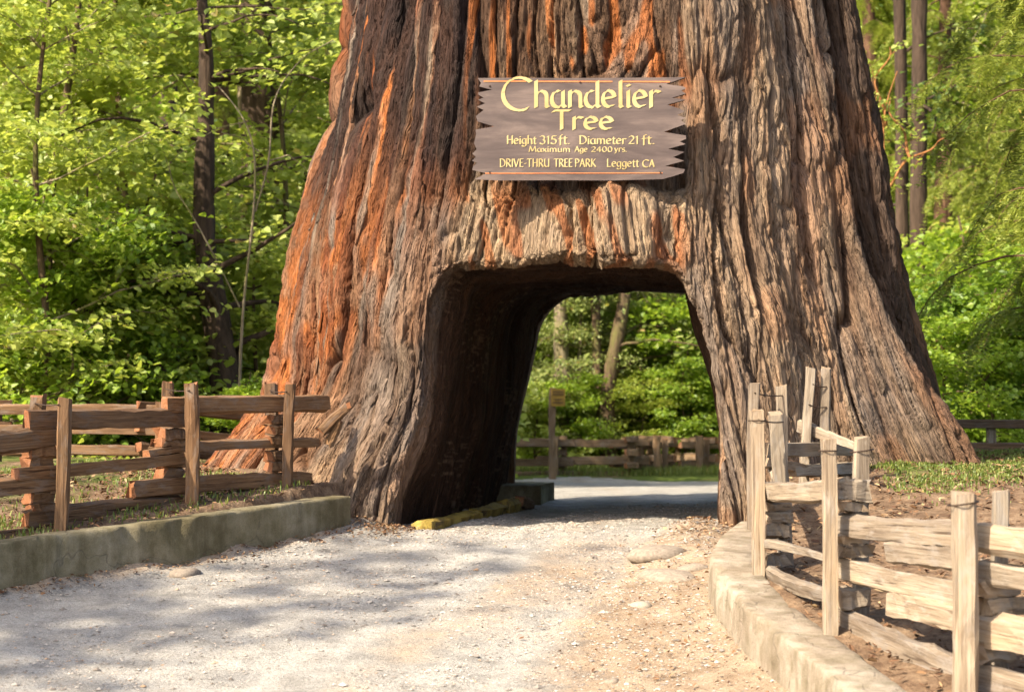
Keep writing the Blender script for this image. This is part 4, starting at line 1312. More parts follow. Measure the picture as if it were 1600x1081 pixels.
class Plant:
    def __init__(s, seed):
        s.r = np.random.default_rng(seed)
        s.tv = []; s.tf = []; s.bv = []; s.bf = []; s.lc = []; s.la = []; s.nt = 0; s.nb = 0
    def tube(s, path, radii, sides, trunk):
        v, f = tube_arrays(path, radii, sides)
        if trunk: s.tv.append(v); s.tf.append(f + s.nt); s.nt += len(v)
        else: s.bv.append(v); s.bf.append(f + s.nb); s.nb += len(v)
    def stem(s, pts, r0, r1, sides=10, wob=0.06, n=18, flare=0.35):
        P = np.array(pts, float)
        t0 = np.linspace(0, 1, len(P)); t = np.linspace(0, 1, n)
        Q = np.stack([np.interp(t, t0, P[:, i]) for i in range(3)], 1)
        k = np.array([.25, .5, .25])
        for _ in range(3):
            Q[1:-1] = Q[:-2] * .25 + Q[1:-1] * .5 + Q[2:] * .25
        ph = s.r.uniform(0, 9)
        Q[:, 0] += wob * np.sin(t * 9 + ph) * t; Q[:, 1] += wob * np.cos(t * 7 + ph) * t
        R = r0 + (r1 - r0) * t + r0 * flare * np.exp(-t * 18)
        R = R * (1 + 0.06 * s.r.standard_normal(n))
        s.tube(Q, R, sides, True)
        return Q, R
    def limb(s, p, d, L, r0, droop=0.25, n=7, sides=5):
        d = unit(np.array(d, float)); P = [np.array(p, float)]
        for i in range(n):
            d = unit(d + s.r.standard_normal(3) * 0.13 + np.array([0, 0, -droop * (i / n) * 0.5]))
            P.append(P[-1] + d * L / n)
        P = np.array(P)
        s.tube(P, np.linspace(r0, r0 * 0.22, len(P)), sides, False)
        return P
    def leaves_along(s, P, n, spread, flat=0.35, start=0.15):
        t = s.r.uniform(start, 1.02, n) * (len(P) - 1)
        i = np.clip(t.astype(int), 0, len(P) - 2); f = (t - i)[:, None]
        c = P[i] * (1 - f) + P[i + 1] * f
        o = s.r.standard_normal((n, 3)) * spread; o[:, 2] *= flat
        o[:, 2] -= 0.15 * spread
        s.lc.append(c + o); s.la.append(unit(o * np.array([1, 1, 0.4]) + unit(P[i + 1] - P[i]) * spread))
    def leaf_mesh(s, name, size, aspect=0.8, up=0.7, rnd=0.7, sun=0.35, droop=0.35):
        C = np.concatenate(s.lc); A = np.concatenate(s.la); n = len(C)
        N = unit(np.array([0, 0, up]) + s.r.standard_normal((n, 3)) * rnd * 0.6 + np.array(SUN_DIR)[None] * sun)
        A = unit(A + s.r.standard_normal((n, 3)) * 0.5 + np.array([0, 0, -droop]))
        L = size * s.r.uniform(0.5, 1.3, n)
        v, f = leaf_quads(C, N, A, L, L * aspect)
        return np_mesh(name, v, f, False)
    def make(s, name, label, trunk_mat, leaf_mat, size, aspect=0.8, cat='tree', group=None, loc=(0, 0, 0), **kw):
        root = thing(name, label, cat, loc, group)
        if s.tv: add('trunk', np_mesh('trunk', np.concatenate(s.tv), np.concatenate(s.tf), True), trunk_mat, root)
        if s.bv: tag(add('branches', np_mesh('branches', np.concatenate(s.bv), np.concatenate(s.bf), True), kw.pop('branch_mat', None) or trunk_mat, root), kind='stuff')
        if s.lc: add('crown', s.leaf_mesh('crown', size, aspect, **kw), leaf_mat, root)
        return root

def copy_plant(src, loc, rotz, scale, label, group=None, leaf=None):
    c = src.copy(); COL.objects.link(c)
    c.location = loc; c.rotation_euler = (0, 0, rotz)
    c.scale = scale if hasattr(scale, '__len__') else (scale,) * 3
    c['label'] = label
    if group: c['group'] = group
    elif 'group' in c: del c['group']
    for ch in list(src.children):
        d = ch.copy(); COL.objects.link(d); d.parent = c
        if leaf is not None and d.name.startswith('crown'):
            d.material_slots[0].link = 'OBJECT'; d.material_slots[0].material = leaf
    return c

def broadleaf(seed, H, spread, nlimb, per_limb, nleaf, r0=0.10, lean=(0, 0), z0=0.08, droop=0.35, sub=5, lspread=0.22, pts=None):
    p = Plant(seed)
    pts = pts or [(0, 0, -0.3), (lean[0] * .3, lean[1] * .3, H * .35), (lean[0], lean[1], H)]
    Q, R = p.stem(pts, r0, r0 * 0.25, wob=0.17)
    for i in range(nlimb):
        t = z0 + (1 - z0) * (i + p.r.uniform(0, 1)) / nlimb
        k = min(int(t * (len(Q) - 1)), len(Q) - 2)
        a = i * 2.399 + p.r.uniform(-.4, .4)
        el = p.r.uniform(0.0, 0.6)
        L = spread * p.r.uniform(0.6, 1.1) * (1.0 - 0.45 * max(0, t - 0.55) / 0.45)
        P = p.limb(Q[k], (math.cos(a) * math.cos(el), math.sin(a) * math.cos(el), math.sin(el)), L, max(R[k] * 0.45, 0.014), droop)
        p.leaves_along(P, per_limb // 4, lspread, start=0.4)
        for j in range(sub):
            m = int(p.r.integers(1, len(P) - 1))
            side = unit(np.cross(P[m] - P[m - 1], [0, 0, 1])) * p.r.choice([-1, 1])
            d = unit(unit(P[m] - P[m - 1]) * 0.7 + side * p.r.uniform(.5, 1.1) + np.array([0, 0, p.r.uniform(-.25, .35)]))
            S = p.limb(P[m], d, L * p.r.uniform(.25, .55), 0.010, droop, 5, 3)
            p.leaves_along(S, nleaf, lspread, start=0.1)
    return p

def conifer(seed, H, z0, nbr, blen, r0, twigs=26, tl=0.34, need=10, droop=0.5, trunk=True, az=None):
    """redwood-like: drooping boughs carrying flat feathery sprays"""
    p = Plant(seed)
    if trunk:
        Q, R = p.stem([(0, 0, -0.3), (0, 0, H * .5), (0.1, 0, H)], r0, r0 * 0.45, 12, 0.05, 20)
    for i in range(nbr):
        z = z0 + (H - z0) * (i + p.r.uniform(0, 1)) / nbr
        a = i * 2.399 + p.r.uniform(-.5, .5) if az is None else p.r.uniform(*az)
        L = blen * p.r.uniform(.55, 1.1) * (1.05 - 0.5 * (z - z0) / (H - z0 + 1e-6))
        el = p.r.uniform(-.15, .35)
        P = p.limb((0, 0, z), (math.cos(a) * math.cos(el), math.sin(a) * math.cos(el), math.sin(el)), L, 0.015, droop, 9, 4)
        for j in range(twigs):
            t = p.r.uniform(.06, 1.0) * (len(P) - 1); m = min(int(t), len(P) - 2)
            b = P[m] + (P[m + 1] - P[m]) * (t - m)
            ax = unit(P[m + 1] - P[m])
            side = unit(np.cross(ax, [0, 0, 1])) * (1 if j % 2 else -1)
            d = unit(ax * 0.75 + side * p.r.uniform(.4, 1.0) + np.array([0, 0, -p.r.uniform(.15, .75)]))
            Lt = tl * p.r.uniform(.5, 1.3)
            s_ = np.linspace(0.08, 1, need)[:, None]
            c = b + d * s_ * Lt + np.array([0, 0, -1]) * (s_ ** 2) * Lt * 0.25
            nrm = unit(np.cross(d, unit(np.cross([0, 0, 1.0], d) + 1e-6)))
            sd = unit(np.cross(d, nrm))
            for sg in (-1, 1):
                p.lc.append(c + sd * sg * tl * 0.055); p.la.append(np.repeat((unit(d * 0.9 + sd * sg))[None], need, 0))
    return p

_tv = _time.time()
G_L = 'leafy maples left of the giant tree'
# prototypes
PB = []
PB.append(broadleaf(11, 9.0, 2.9, 34, 70, 62, 0.085, (0.5, 0.2)).make('maple_tree', 'tall bright maple reaching over the brown fence at the left edge', TRUNK['brown'], LEAF['maple'], 0.125, 0.92, branch_mat=TRUNK['pale'], loc=(px(60, 27), 27.0, gz1(px(60, 27), 27) - .05)))
PB.append(broadleaf(12, 8.4, 2.6, 34, 70, 60, 0.075, (-0.4, 0.3)).make('maple_tree', 'bright maple beside the left flank of the tree with pale bare twigs', TRUNK['brown'], LEAF['maple'], 0.12, 0.9, branch_mat=TRUNK['pale'], loc=(px(452, 29.5), 29.5, gz1(px(452, 29.5), 29.5) - .05)))
PB.append(broadleaf(13, 3.4, 1.9, 26, 70, 80, 0.05, (0.2, 0.1), 0.02, 0.5, 5, 0.2).make('leafy_shrub', 'low green shrub under the maples at the left edge behind the fence', TRUNK['brown'], LEAF['fresh'], 0.10, 0.8, cat='shrub', loc=(px(40, 24.5), 24.5, gz1(px(40, 24.5), 24.5) - .05)))
PB.append(broadleaf(14, 11.0, 3.6, 40, 80, 70, 0.16, (0.6, -0.3), 0.22, 0.4, 6, 0.34).make('broadleaf_tree', 'olive leaved tree with a pale trunk seen through the tunnel left of the notice', TRUNK['pale'], LEAF['olive'], 0.17, 0.5, loc=(px(800, 44), 44.0, gz1(px(800, 44), 44) - .1)))

maples = [(205, 28.5, 1.7, 1.02, 'maple', 'bright maple between the left edge trees, second from the left'), (300, 33, 3.1, 1.15, 'maple', 'maple behind the dark leaning trunk left of the giant tree'),
          (-40, 33, 4.4, 1.2, 'maple', 'maple cut by the left edge of the picture, behind the first'), (130, 38, 5.2, 1.35, 'fresh', 'deeper green maple standing back between the left trees'),
          (520, 32, 0.8, 0.9, 'maple', 'maple half hidden behind the upper left flank of the giant tree'), (70, 24.0, 2.4, 0.80, 'maple', 'nearest maple, close behind the left end of the fence')]
for i, (x, d, rz, sc, lf, lab) in enumerate(maples):
    X = px(x, d)
    copy_plant(PB[i % 2], (X, d, gz1(X, d) - .05), rz, sc, lab, None, LEAF[lf])
shr = [(130, 25.5, 1.0, 1.0, 'fresh', 'fresh green shrub behind the left fence, second from the left'), (245, 26.5, 2.2, 1.15, 'maple', 'yellow-green shrub behind the middle of the left fence'),
       (395, 24.5, 3.3, 0.42, 'fresh', 'small fresh green shrub behind the left fence near the leaning trunk'), (400, 27, 4.1, 1.0, 'maple', 'yellow-green shrub tucked against the left flank of the giant tree'),
       (70, 30, 5.0, 1.3, 'maple', 'tall shrub beneath the leftmost maple'), (300, 31, 0.4, 1.2, 'fresh', 'tall shrub at the foot of the leaning trunk'),
       (1000, 43.5, 0.7, 1.0, 'maple', 'vivid green shrub behind the far fence in the middle of the tunnel view'), (1075, 42.5, 2.7, 1.15, 'fresh', 'vivid green shrub behind the far fence beside the right leg'),
       (905, 45, 3.6, 1.2, 'fresh', 'green shrub behind the far fence right of the notice post'), (835, 40.6, 0.5, 0.55, 'maple', 'low yellow-green shrub right behind the far fence, leftmost in the tunnel view'), (905, 40.8, 2.5, 0.6, 'fresh', 'low green shrub between the notice post and the forked trunks'), (1000, 41.2, 4.5, 0.62, 'maple', 'low yellow-green shrub right of the forked trunks'), (1075, 41.0, 1.5, 0.7, 'fresh', 'low green shrub behind the far fence next to the right leg'), (960, 47, 3.5, 1.4, 'maple', 'tall yellow-green shrub behind the forked trunks'),
       (815, 43, 1.9, 1.1, 'fresh', 'green shrub behind the far fence by the dark left side of the tunnel'),
       (1150, 44, 5.5, 1.2, 'fresh', 'green shrub behind the far fence hidden by the right leg'), (840, 52, 0.3, 1.6, 'fresh', 'tall shrub deep behind the notice post'), (1030, 55, 4.3, 1.7, 'maple', 'tall yellow-green shrub deep in the tunnel view'),
       (1480, 27, 0.9, 0.8, 'shade', 'dark shrub behind the two-rail fence next to the right flank'), (1560, 26, 2.0, 0.75, 'fresh', 'green shrub behind the two-rail fence at the right'), (1630, 27, 3.4, 0.95, 'shade', 'dark shrub at the right edge behind the two-rail fence'),
       (1500, 34, 4.4, 1.3, 'fresh', 'green shrub in the sun between the right trunks'), (1590, 36, 5.2, 1.5, 'maple', 'yellow-green shrub in the sun at the right edge')]
for (x, d, rz, sc, lf, lab) in shr:
    X = px(x, d)
    copy_plant(PB[2], (X, d, gz1(X, d) - .05), rz, sc, lab, None, LEAF[lf])
for (x, d, rz, sc, lf, lab) in [(900, 41.6, 1.2, 0.42, 'olive', 'olive tree filling the top of the tunnel view behind the forked trunks'), (1015, 43.0, 2.9, 0.45, 'olive', 'olive tree at the upper right of the tunnel view'), (980, 58, 4.4, 1.3, 'maple', 'sunlit tree deep in the middle of the tunnel view'), (1110, 60, 0.2, 1.3, 'maple', 'sunlit tree deep behind the right leg'),
                                (1530, 46, 3.7, 1.2, 'fresh', 'green tree behind the twin dark trunks at the right'), (1400, 50, 5.0, 1.3, 'maple', 'yellow-green tree beside the upper right flank of the giant tree'), (1640, 44, 1.8, 1.2, 'maple', 'yellow-green tree at the upper right edge')]:
    X = px(x, d)
    copy_plant(PB[3], (X, d, gz1(X, d) - .1), rz, sc, lab, None, LEAF[lf])

# bare trunks one can pick out
def trunk_tree(name, label, pts, r0, r1, mat, flare=0.3, limbs=0, llen=1.5, seed=1, wob=0.04, leaf=None, nleaf=30, lsize=0.12, cat='tree', sides=12):
    base = np.array(pts[0]); p = Plant(seed)
    Q, R = p.stem([tuple(np.array(q) - base) for q in pts], r0, r1, sides, wob, 24, flare)
    for i in range(limbs):
        k = int(p.r.integers(4, len(Q) - 1)); a = p.r.uniform(0, 6.28)
        P = p.limb(Q[k], (math.cos(a), math.sin(a) * .6, p.r.uniform(-.1, .5)), llen * p.r.uniform(.5, 1.2), max(R[k] * .3, .012), 0.3, 7, 5)
        if leaf:
            p.leaves_along(P, nleaf, 0.25, start=.3)
    return p.make(name, label, mat, leaf, lsize, 0.8, cat, loc=tuple(base))
def tp(x, row, d): return (px(x, d), d, pz(row, d))
def tb(x, d): X = px(x, d); return (X, d, gz1(X, d) - 0.2)
trunk_tree('leaning_tree', 'thin dark trunk with a thick leaning foot, left of the giant tree', [tb(358, 25.5), tp(352, 590, 25.5), tp(332, 450, 25.7), tp(316, 330, 25.8), tp(314, 100, 25.8), tp(308, -60, 25.8)], 0.23, 0.055, TRUNK['dark'], 0.3, 24, 1.7, 21, 0.06, LEAF['maple'], 40)
dead = thing('dead_sapling', 'pale bare dead branches crossing before the leaning trunk at upper left', 'tree', tb(372, 25.0))
_db = np.array(dead.location)
for q, (path, r0) in enumerate((([tb(372, 25.0), tp(374, 480, 25), tp(398, 330, 25), tp(404, 236, 25), tp(380, 190, 25), tp(334, 132, 25.1)], 0.022), ([tp(404, 236, 25), tp(372, 214, 25), tp(345, 205, 25)], 0.012), ([tp(398, 330, 25), tp(420, 250, 25), tp(428, 150, 25), tp(470, 80, 25.1), tp(520, 60, 25.2)], 0.014),
                               ([tp(374, 480, 25), tp(300, 330, 24.8), tp(262, 290, 24.8), tp(258, 220, 24.8)], 0.012), ([tp(380, 190, 25), tp(330, 200, 25), tp(270, 250, 24.9), tp(258, 280, 24.9)], 0.009), ([tp(420, 250, 25), tp(455, 240, 25), tp(480, 275, 25)], 0.008))):
    dp = Plant(300 + q)
    dp.stem([tuple(np.array(w_) - _db) for w_ in path], r0, r0 * 0.35, 6, 0.05, 20, 0.1)
    add('branch', np_mesh('branch', dp.tv[0], dp.tf[0], True), TRUNK['pale'], dead)
trunk_tree('redwood_tree', 'broad dark trunk high behind the upper left flank', [tb(408, 33), tp(407, 300, 33), tp(400, -150, 33)], 0.36, 0.30, TRUNK['dark'], 0.3, 14, 1.7, 22, 0.02, LEAF['maple'], 46, 0.13)
trunk_tree('redwood_tree', 'dark straight trunk behind the maples at upper left', [tb(262, 49), tp(262, 300, 49), tp(260, -250, 49)], 0.27, 0.2, TRUNK['dark'], 0.3, 10, 2.0, 23, 0.02, LEAF['needle_dark'], 60, 0.2)
trunk_tree('alder_tree', 'pale sunlit mossy trunk low beside the left flank', [tb(388, 34), tp(388, 480, 34), tp(380, 200, 34.3), tp(376, -100, 34.4)], 0.15, 0.09, TRUNK['pale'], 0.2, 8, 1.6, 24, 0.05, LEAF['maple'], 36)
trunk_tree('redwood_tree', 'reddish trunk at the very top left', [tb(40, 50), tp(40, 200, 50), tp(45, -250, 50)], 0.42, 0.3, TRUNK['redwood'], 0.3, 6, 2.0, 25, 0.02, LEAF['needle_dark'], 60, 0.2)
trunk_tree('alder_tree', 'pale straight trunk directly behind the notice post', [tb(877, 41.5), tp(876, 640, 41.5), tp(878, 520, 41.6), tp(880, 300, 41.6)], 0.19, 0.13, TRUNK['pale'], 0.15, 4, 1.5, 26, 0.04, LEAF['olive'], 40, 0.15)
trunk_tree('forked_tree', 'bent dark trunk curving right, thicker of the forked pair in the tunnel view', [tb(954, 41.0), tp(950, 680, 41), tp(948, 620, 41), tp(962, 545, 41), tp(974, 480, 41.2), tp(985, 350, 41.5)], 0.17, 0.12, TRUNK['brown'], 0.2, 5, 1.6, 27, 0.02, LEAF['olive'], 40, 0.15)
trunk_tree('forked_tree', 'thin straighter trunk, left one of the forked pair in the tunnel view', [tb(948, 41.3), tp(941, 660, 41.3), tp(933, 580, 41.3), tp(930, 480, 41.3), tp(922, 350, 41.3)], 0.11, 0.08, TRUNK['brown'], 0.2, 4, 1.4, 28, 0.02, LEAF['olive'], 40, 0.15)
trunk_tree('redwood_tree', 'dark trunk near the right leg in the tunnel view', [tb(1066, 52), tp(1066, 600, 52), tp(1056, 450, 52), tp(1050, 200, 52)], 0.27, 0.24, TRUNK['dark'], 0.2, 3, 1.5, 29, 0.02, LEAF['olive'], 40, 0.15)
trunk_tree('grey_tree', 'grey trunk faint in the middle of the tunnel view', [tb(997, 50), tp(997, 560, 50), tp(995, 300, 50)], 0.17, 0.13, TRUNK['pale'], 0.2, 3, 1.5, 30, 0.02, LEAF['olive'], 30, 0.15)
trunk_tree('fir_tree', 'left one of the twin dark trunks right of the giant tree', [tb(1411, 37), tp(1411, 300, 37), tp(1407, -150, 37)], 0.125, 0.11, TRUNK['dark'], 0.2, 12, 1.6, 31, 0.02, LEAF['needle_dark'], 60, 0.12)
trunk_tree('fir_tree', 'right one of the twin dark trunks right of the giant tree', [tb(1437, 36), tp(1437, 300, 36), tp(1440, -150, 36)], 0.16, 0.13, TRUNK['dark'], 0.2, 14, 1.8, 32, 0.02, LEAF['needle_dark'], 60, 0.12)
mp = Plant(33)
mb = np.array(tb(1392, 30))
for path in ([tb(1392, 30), tp(1395, 420, 30), tp(1384, 330, 30), tp(1388, 200, 30), tp(1400, 110, 30)], [tp(1386, 300, 30), tp(1420, 248, 29.9), tp(1452, 232, 29.8), tp(1486, 216, 29.7)],
             [tp(1424, 246, 29.9), tp(1410, 200, 30), tp(1385, 150, 30)], [tp(1388, 200, 30), tp(1372, 130, 30), tp(1390, 70, 30)], [tp(1384, 330, 30), tp(1372, 240, 30.2), tp(1376, 160, 30.3)]):
    Qm, Rm = mp.stem([tuple(np.array(q) - mb) for q in path], 0.024, 0.009, 6, 0.10, 20, 0.1)
    for q_ in range(5):
        k_ = int(mp.r.integers(4, 18))
        Pm = mp.limb(Qm[k_], mp.r.standard_normal(3) * np.array([1, .6, .6]), mp.r.uniform(.2, .5), 0.006, 0.1, 6, 4)
        mp.leaves_along(Pm, 14, 0.10)
mp.make('madrone_tree', 'small tree with twisting orange bare branches right of the giant tree', TRUNK['madrone'], LEAF['maple'], 0.09, loc=tuple(mb))

# feathery redwoods on the right
CP = []
cx_, cd_ = px(1765, 18.6), 18.6
CP.append(conifer(41, 8.0, 1.1, 60, 2.4, 0.20, 50, 0.34, 13, 0.8).make('young_redwood', 'young redwood with pale drooping sprays hanging in at the right edge', TRUNK['redwood'], LEAF['needle'], 0.075, 0.22, loc=(cx_, cd_, gz1(cx_, cd_)), rnd=0.5))
for (x, d, rz, sc, lf, lab) in [(1690, 27, 2.2, 1.15, 'needle', 'yellowish young redwood behind the sprays at the right edge'), (1475, 40, 0.6, 1.2, 'needle', 'yellow-green young redwood just right of the twin trunks'), (1365, 44, 3.9, 1.35, 'needle', 'young redwood half hidden by the upper right flank'),
                                (1640, 36, 1.1, 1.3, 'needle', 'sunlit redwood at the upper right edge'), (20, 46, 2.6, 1.4, 'needle', 'conifer behind the leftmost maple'), (345, 56, 4.7, 1.6, 'needle', 'yellow-green conifer behind the leaning trunk'), (150, 54, 3.2, 1.7, 'needle', 'yellow-green conifer far behind the left maples')]:
    X = px(x, d)
    copy_plant(CP[0], (X, d, gz1(X, d) - .1), rz, sc, lab, None, LEAF[lf])

# trees outside the frame on the sunny side: they dapple the road
SP = broadleaf(15, 9.2, 3.3, 30, 24, 22, 0.13, (0.3, 0.2), 0.2).make('roadside_maple', 'tall thinly leaved maple outside the picture on the left, nearest the viewer', TRUNK['brown'], LEAF['maple'], 0.15, 0.9, group='roadside maples outside the picture', loc=(-17.0, 2.2, gz1(-17.0, 2.2)))
SP.scale = (2.0, 2.0, 1.72)
for (x, y, rz, sc, lab) in [(-20.5, -3.5, 2.0, (2.0, 2.0, 1.75), 'tall thinly leaved maple outside the picture on the left, behind the viewer'), (-13.0, 7.4, 4.0, 1.2, 'lower thinly leaved maple outside the picture, level with the brown fence')]:
    copy_plant(SP, (x, y, gz1(x, y) - .05), rz, sc, lab, 'roadside maples outside the picture')
uv, uf = tube_arrays([(0.02, 0, 6.6), (0.02, 0, 12), (0.05, 0, 20), (0.1, 0, 30)], [1.98, 1.75, 1.5, 1.25], 40)
add('upper_trunk', np_mesh('upper_trunk', uv, uf, True), TRUNK['redwood'], giant)

# the far wood on the hillside, one mass
def far_wood():
    r = np.random.default_rng(77)
    Cs, As = [], []
    for k in range(520):
        d = r.uniform(66, 120)
        x = r.uniform(-0.30, 0.30) * d
        g = float(ground_z(np.array([x]), np.array([d]), False)[0])
        H = r.uniform(9, 20); rad = r.uniform(1.6, 3.2)
        n = 170
        t = r.uniform(0, 1, n) ** 0.8
        a = r.uniform(0, 6.283, n); rr = rad * np.sqrt(r.uniform(0.1, 1, n)) * (1.05 - 0.75 * t)
        Cs.append(np.stack([x + rr * np.cos(a), d + rr * np.sin(a), g + 0.5 + t * H], 1))
        As.append(np.stack([np.cos(a), np.sin(a), np.full(n, -0.3)], 1))
    C = np.concatenate(Cs); A = np.concatenate(As); n = len(C)
    N = unit(r.standard_normal((n, 3)) * 0.6 + np.array([0, 0, .6]) + np.array(SUN_DIR) * .4)
    L = r.uniform(0.4, 0.95, n)
    v, f = leaf_quads(C, N, A, L, L * 0.75)
    tag(add('distant_wood', np_mesh('distant_wood', v, f, False), LEAF['needle']), 'hazy yellow-green wood rising on the hillside behind everything', 'wood', None, 'stuff')
far_wood()
print('plants', round(_time.time() - _tv, 1), 's')

# ------------------------------------------------------------------ small things on the ground
def stone_mesh(seed, flat=0.6):
    import bmesh
    bm = bmesh.new(); bmesh.ops.create_icosphere(bm, subdivisions=2, radius=1)
    r = random.Random(seed); o = r.uniform(0, 50)
    for v in bm.verts:
        c = v.co
        k = 0.72 + 0.6 * float(noise3(c.x * 1.3 + o, c.y * 1.3, c.z * 1.3, seed))
        v.co = Vector((c.x * k, c.y * k * 0.8, c.z * k * flat))
    me = bpy.data.meshes.new('stone'); bm.to_mesh(me); bm.free()
    me.polygons.foreach_set('use_smooth', [True] * len(me.polygons))
    return me
MATS['pale_stone'] = mat_plain('pale_stone', (0.27, 0.235, 0.19), 0.9, 0.3, 12)
for i, (x, row, d, s, fl, m, lab) in enumerate([(1000, 945, 0, 0.085, 0.5, 'pale_stone', 'pale flat stone on the dirt left of the curved kerb'), (290, 893, 0, 0.14, 0.4, 'stone', 'grey stone lump half buried at the foot of the mossy wall'),
        (1045, 900, 0, 0.24, 0.30, 'stone', 'grey rock slab in the dirt before the right leg'), (1035, 862, 0, 0.26, 0.35, 'stone', 'brown grey hump of rock at the foot of the right leg'), (955, 1062, 0, 0.05, 0.5, 'stone', 'small dark stone near the bottom edge of the dirt'), (1085, 888, 0, 0.12, 0.4, 'stone', 'small grey rock against the right kerb end')]):
    k = (row - HORIZON) / F_PX
    d = 8.0
    for _ in range(400):
        if CAM_Z - k * d <= rz1(px(x, d), d): break
        d += 0.025
    o = add('rock', stone_mesh(200 + i, fl), MATS[m], None, (px(x, d), d, rz1(px(x, d), d) - s * fl * 0.35), (0, 0, i * 1.3))
    o.scale = (s, s, s)
    tag(o, lab, 'rock')

def scatter(name, pts, sizes, mat, label, cat, kind='stuff', flat=0.6, seed=5):
    """many little faceted pebbles in one mesh"""
    r = np.random.default_rng(seed)
    base = np.array([(1, 0, 0), (-1, 0, 0), (0, 1, 0), (0, -1, 0), (0, 0, 1), (0.7, 0.7, 0.3), (-0.7, 0.7, 0.4), (0.7, -0.7, 0.35), (-0.7, -0.7, 0.3)], float)
    tri = np.array([(4, 0, 5), (4, 5, 2), (4, 2, 6), (4, 6, 1), (4, 1, 8), (4, 8, 3), (4, 3, 7), (4, 7, 0)])
    n = len(pts)
    a = r.uniform(0, 6.28, n); c, s = np.cos(a), np.sin(a)
    B = base[None] * r.uniform(0.65, 1.25, (n, 9, 3)); B[:, :, 2] *= flat
    X = B[:, :, 0] * c[:, None] - B[:, :, 1] * s[:, None]; Y = B[:, :, 0] * s[:, None] + B[:, :, 1] * c[:, None]
    V = np.stack([X, Y, B[:, :, 2]], -1) * np.asarray(sizes)[:, None, None] + np.asarray(pts)[:, None]
    F = (tri[None] + np.arange(n)[:, None, None] * 9).reshape(-1, 3)
    o = add(name, np_mesh(name, V.reshape(-1, 3), F, False), mat)
    return tag(o, label, cat, None, kind)

def mat_pebble():
    t = NT('road_pebbles')
    g = t.node('ShaderNodeNewGeometry')
    c = t.ramp(g.outputs['Random Per Island'], [(0, (0.12, 0.10, 0.085)), (0.4, (0.28, 0.255, 0.23)), (0.8, (0.42, 0.39, 0.35)), (1, (0.36, 0.24, 0.15))])
    t.principled(c, 0.9, None, 0.2); return t.m
def mat_litter():
    t = NT('leaf_litter')
    g = t.node('ShaderNodeNewGeometry')
    c = t.ramp(g.outputs['Random Per Island'], [(0, (0.06, 0.03, 0.02)), (0.5, (0.15, 0.08, 0.042)), (0.85, (0.25, 0.15, 0.08)), (1, (0.36, 0.27, 0.15))])
    t.principled(c, 0.85, None, 0.2); return t.m
r5 = np.random.default_rng(55)
def road_points(n, y0=9.0, y1=21, clus=True):
    y = y0 + (y1 - y0) * r5.uniform(0, 1, n) ** 1.0
    lx, rxx = left_x(y), right_x(y)
    x = np.maximum(lx, -0.26 * y) + (np.minimum(rxx, 0.26 * y) - np.maximum(lx, -0.26 * y)) * r5.uniform(0, 1, n)
    if clus:
        k = fbm2(x * 1.3, y * 1.0, 61, 3) > r5.uniform(0.36, 0.62, n)
        x, y = x[k], y[k]
    return x, y
x, y = road_points(60000)
sz = 0.0055 * np.exp(r5.standard_normal(len(x)) * 0.5)
sz = np.clip(sz, 0.002, 0.028)
scatter('gravel', np.stack([x, y, road_surface(x, y) + 0.0], 1), sz, mat_pebble(), 'loose grey gravel strewn over the road', 'gravel', seed=6)

def litter(name, x, y, zf, size, label, seed=9):
    r = np.random.default_rng(seed); n = len(x)
    C = np.stack([x, y, zf(x, y) + 0.012 + r.uniform(0, .012, n)], 1)
    N = unit(np.array([0, 0, 1.0]) + r.standard_normal((n, 3)) * 0.35)
    A = unit(r.standard_normal((n, 3)) * np.array([1, 1, .2]))
    L = size * r.uniform(.5, 1.5, n)
    v, f = leaf_quads(C, N, A, L, L * r.uniform(.12, .6, n))
    tag(add(name, np_mesh(name, v, f), MATS['litter']), label, 'leaf litter', None, 'stuff')
MATS['litter'] = mat_litter()
# along the foot of both walls
n = 3000
y = r5.uniform(9, 16.4, n); x = left_x(y) + np.abs(r5.standard_normal(n)) * 0.10 + 0.01
k = fbm2(x * 2.2, y * 1.6, 66, 2) > r5.uniform(.3, .7, n)
y2 = r5.uniform(8.5, 15.5, 1100); x2 = right_x(y2) - np.abs(r5.standard_normal(1100)) * 0.55 - 0.01
x3 = r5.normal(-0.98, 0.14, 900); y3 = r5.normal(16.05, 0.20, 900)
x4 = r5.normal(1.45, 0.18, 500); y4 = r5.normal(15.75, 0.22, 500)
litter('leaf_litter', np.r_[x[k], x2, x3, x4], np.r_[y[k], y2, y3, y4], road_surface, 0.026, 'brown needles and leaves drifted along the foot of the kerb walls')
# on the ground behind the walls
n = 26000
y = r5.uniform(9.5, 23, n)
side = r5.uniform(0, 1, n) < 0.5
x = np.where(side, left_x(y) - 0.22 - r5.uniform(0, 3.2, n), right_x(y) + 0.3 + r5.uniform(0, 4.0, n))
k = (np.hypot(x - 0.72, y - 18.8) > 3.3)
litter('fallen_leaves', x[k], y[k], ground_z, 0.042, 'reddish brown needles and fallen leaves covering the earth behind the fences', 10)

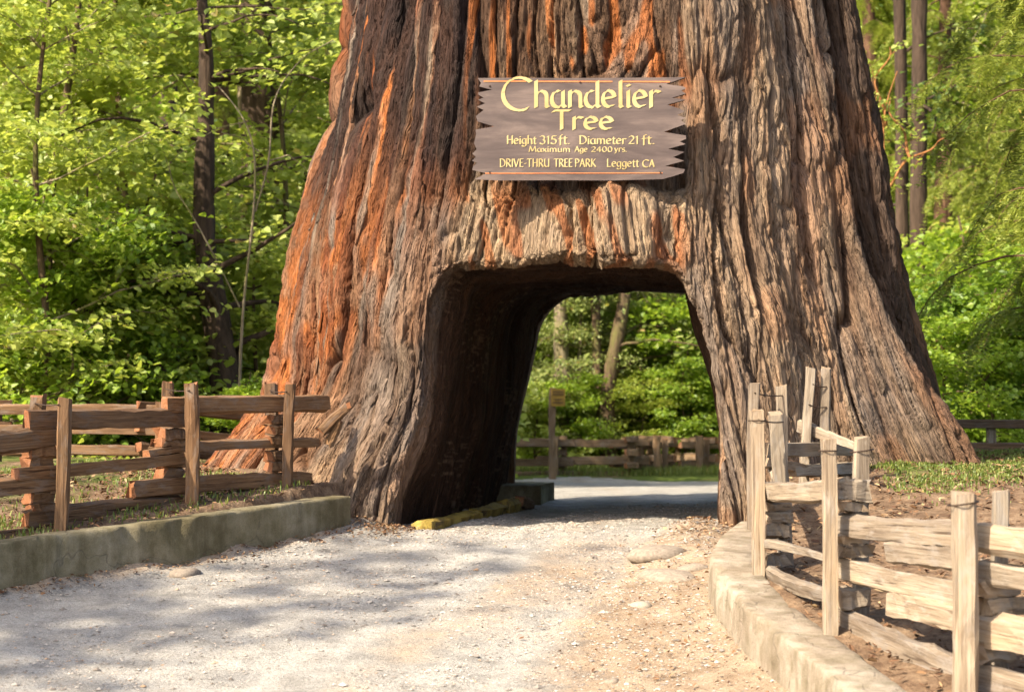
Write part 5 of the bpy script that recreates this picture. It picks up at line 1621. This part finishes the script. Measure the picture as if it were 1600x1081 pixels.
# grass
def grass(name, x, y, h, label, mat, seed=3):
    r = np.random.default_rng(seed); n = len(x)
    z = ground_z(x, y)
    a = r.uniform(0, 6.28, n); lean = r.uniform(.1, .9, n)
    H = h * r.uniform(.5, 1.4, n); w = 0.004 + 0.003 * r.uniform(0, 1, n)
    b = np.stack([x, y, z - .005], 1)
    d = np.stack([np.cos(a), np.sin(a), np.zeros(n)], 1); s = np.stack([-np.sin(a), np.cos(a), np.zeros(n)], 1)
    m = b + d * (H * lean * .35)[:, None] + np.array([0, 0, 1]) * (H * .6)[:, None]
    t = b + d * (H * lean)[:, None] + np.array([0, 0, 1]) * (H * (1 - .3 * lean))[:, None]
    V = np.stack([b - s * w[:, None], b + s * w[:, None], m + s * w[:, None] * .8, m - s * w[:, None] * .8, t], 1).reshape(-1, 3)
    k = np.arange(n)[:, None] * 5
    F = np.concatenate([k + np.array([[0, 1, 2]]), k + np.array([[0, 2, 3]]), k + np.array([[3, 2, 4]])], 1).reshape(-1, 3)
    tag(add(name, np_mesh(name, V, F), mat), label, 'grass', None, 'stuff')
MATS['grass'] = mat_leaf('grass_blades', (0.07, 0.10, 0.02), (0.13, 0.18, 0.035), (0.24, 0.26, 0.07), (0.3, 0.4, 0.04), 0.35, 0.05)
n = 80000
y = r5.uniform(14.2, 21.5, n); x = r5.uniform(2.7, 6.5, n)
m = sstep(14.2, 15.8, y) * (fbm2(x * 2.2, y * 1.7, 68, 3) - 0.36) * 4.2
k = (m > r5.uniform(0, 1, n)) & (np.hypot((x - 0.72), y - 18.8) > 3.15)
grass('grass', x[k], y[k], 0.036, 'short green grass patches right of the tree', MATS['grass'])
n = 30000
y = r5.uniform(13.6, 22, n); x = left_x(np.minimum(y, 16)) - 0.25 - r5.uniform(0, 4, n)
m = (fbm2(x * 1.5, y * 1.5, 69, 3) - 0.52) * 5
k = (m > r5.uniform(0, 1, n)) & (np.hypot((x - 0.72), y - 18.8) > 3.25)
grass('grass', x[k], y[k], 0.05, 'sparse green grass tufts behind the brown fence', MATS['grass'], 4)
n = 16000
y = 38.2 + r5.uniform(0, 3.5, n); x = r5.uniform(-2, 5, n)
grass('grass', x, y, 0.16, 'rough verge grass under the far fence', MATS['grass'], 5)
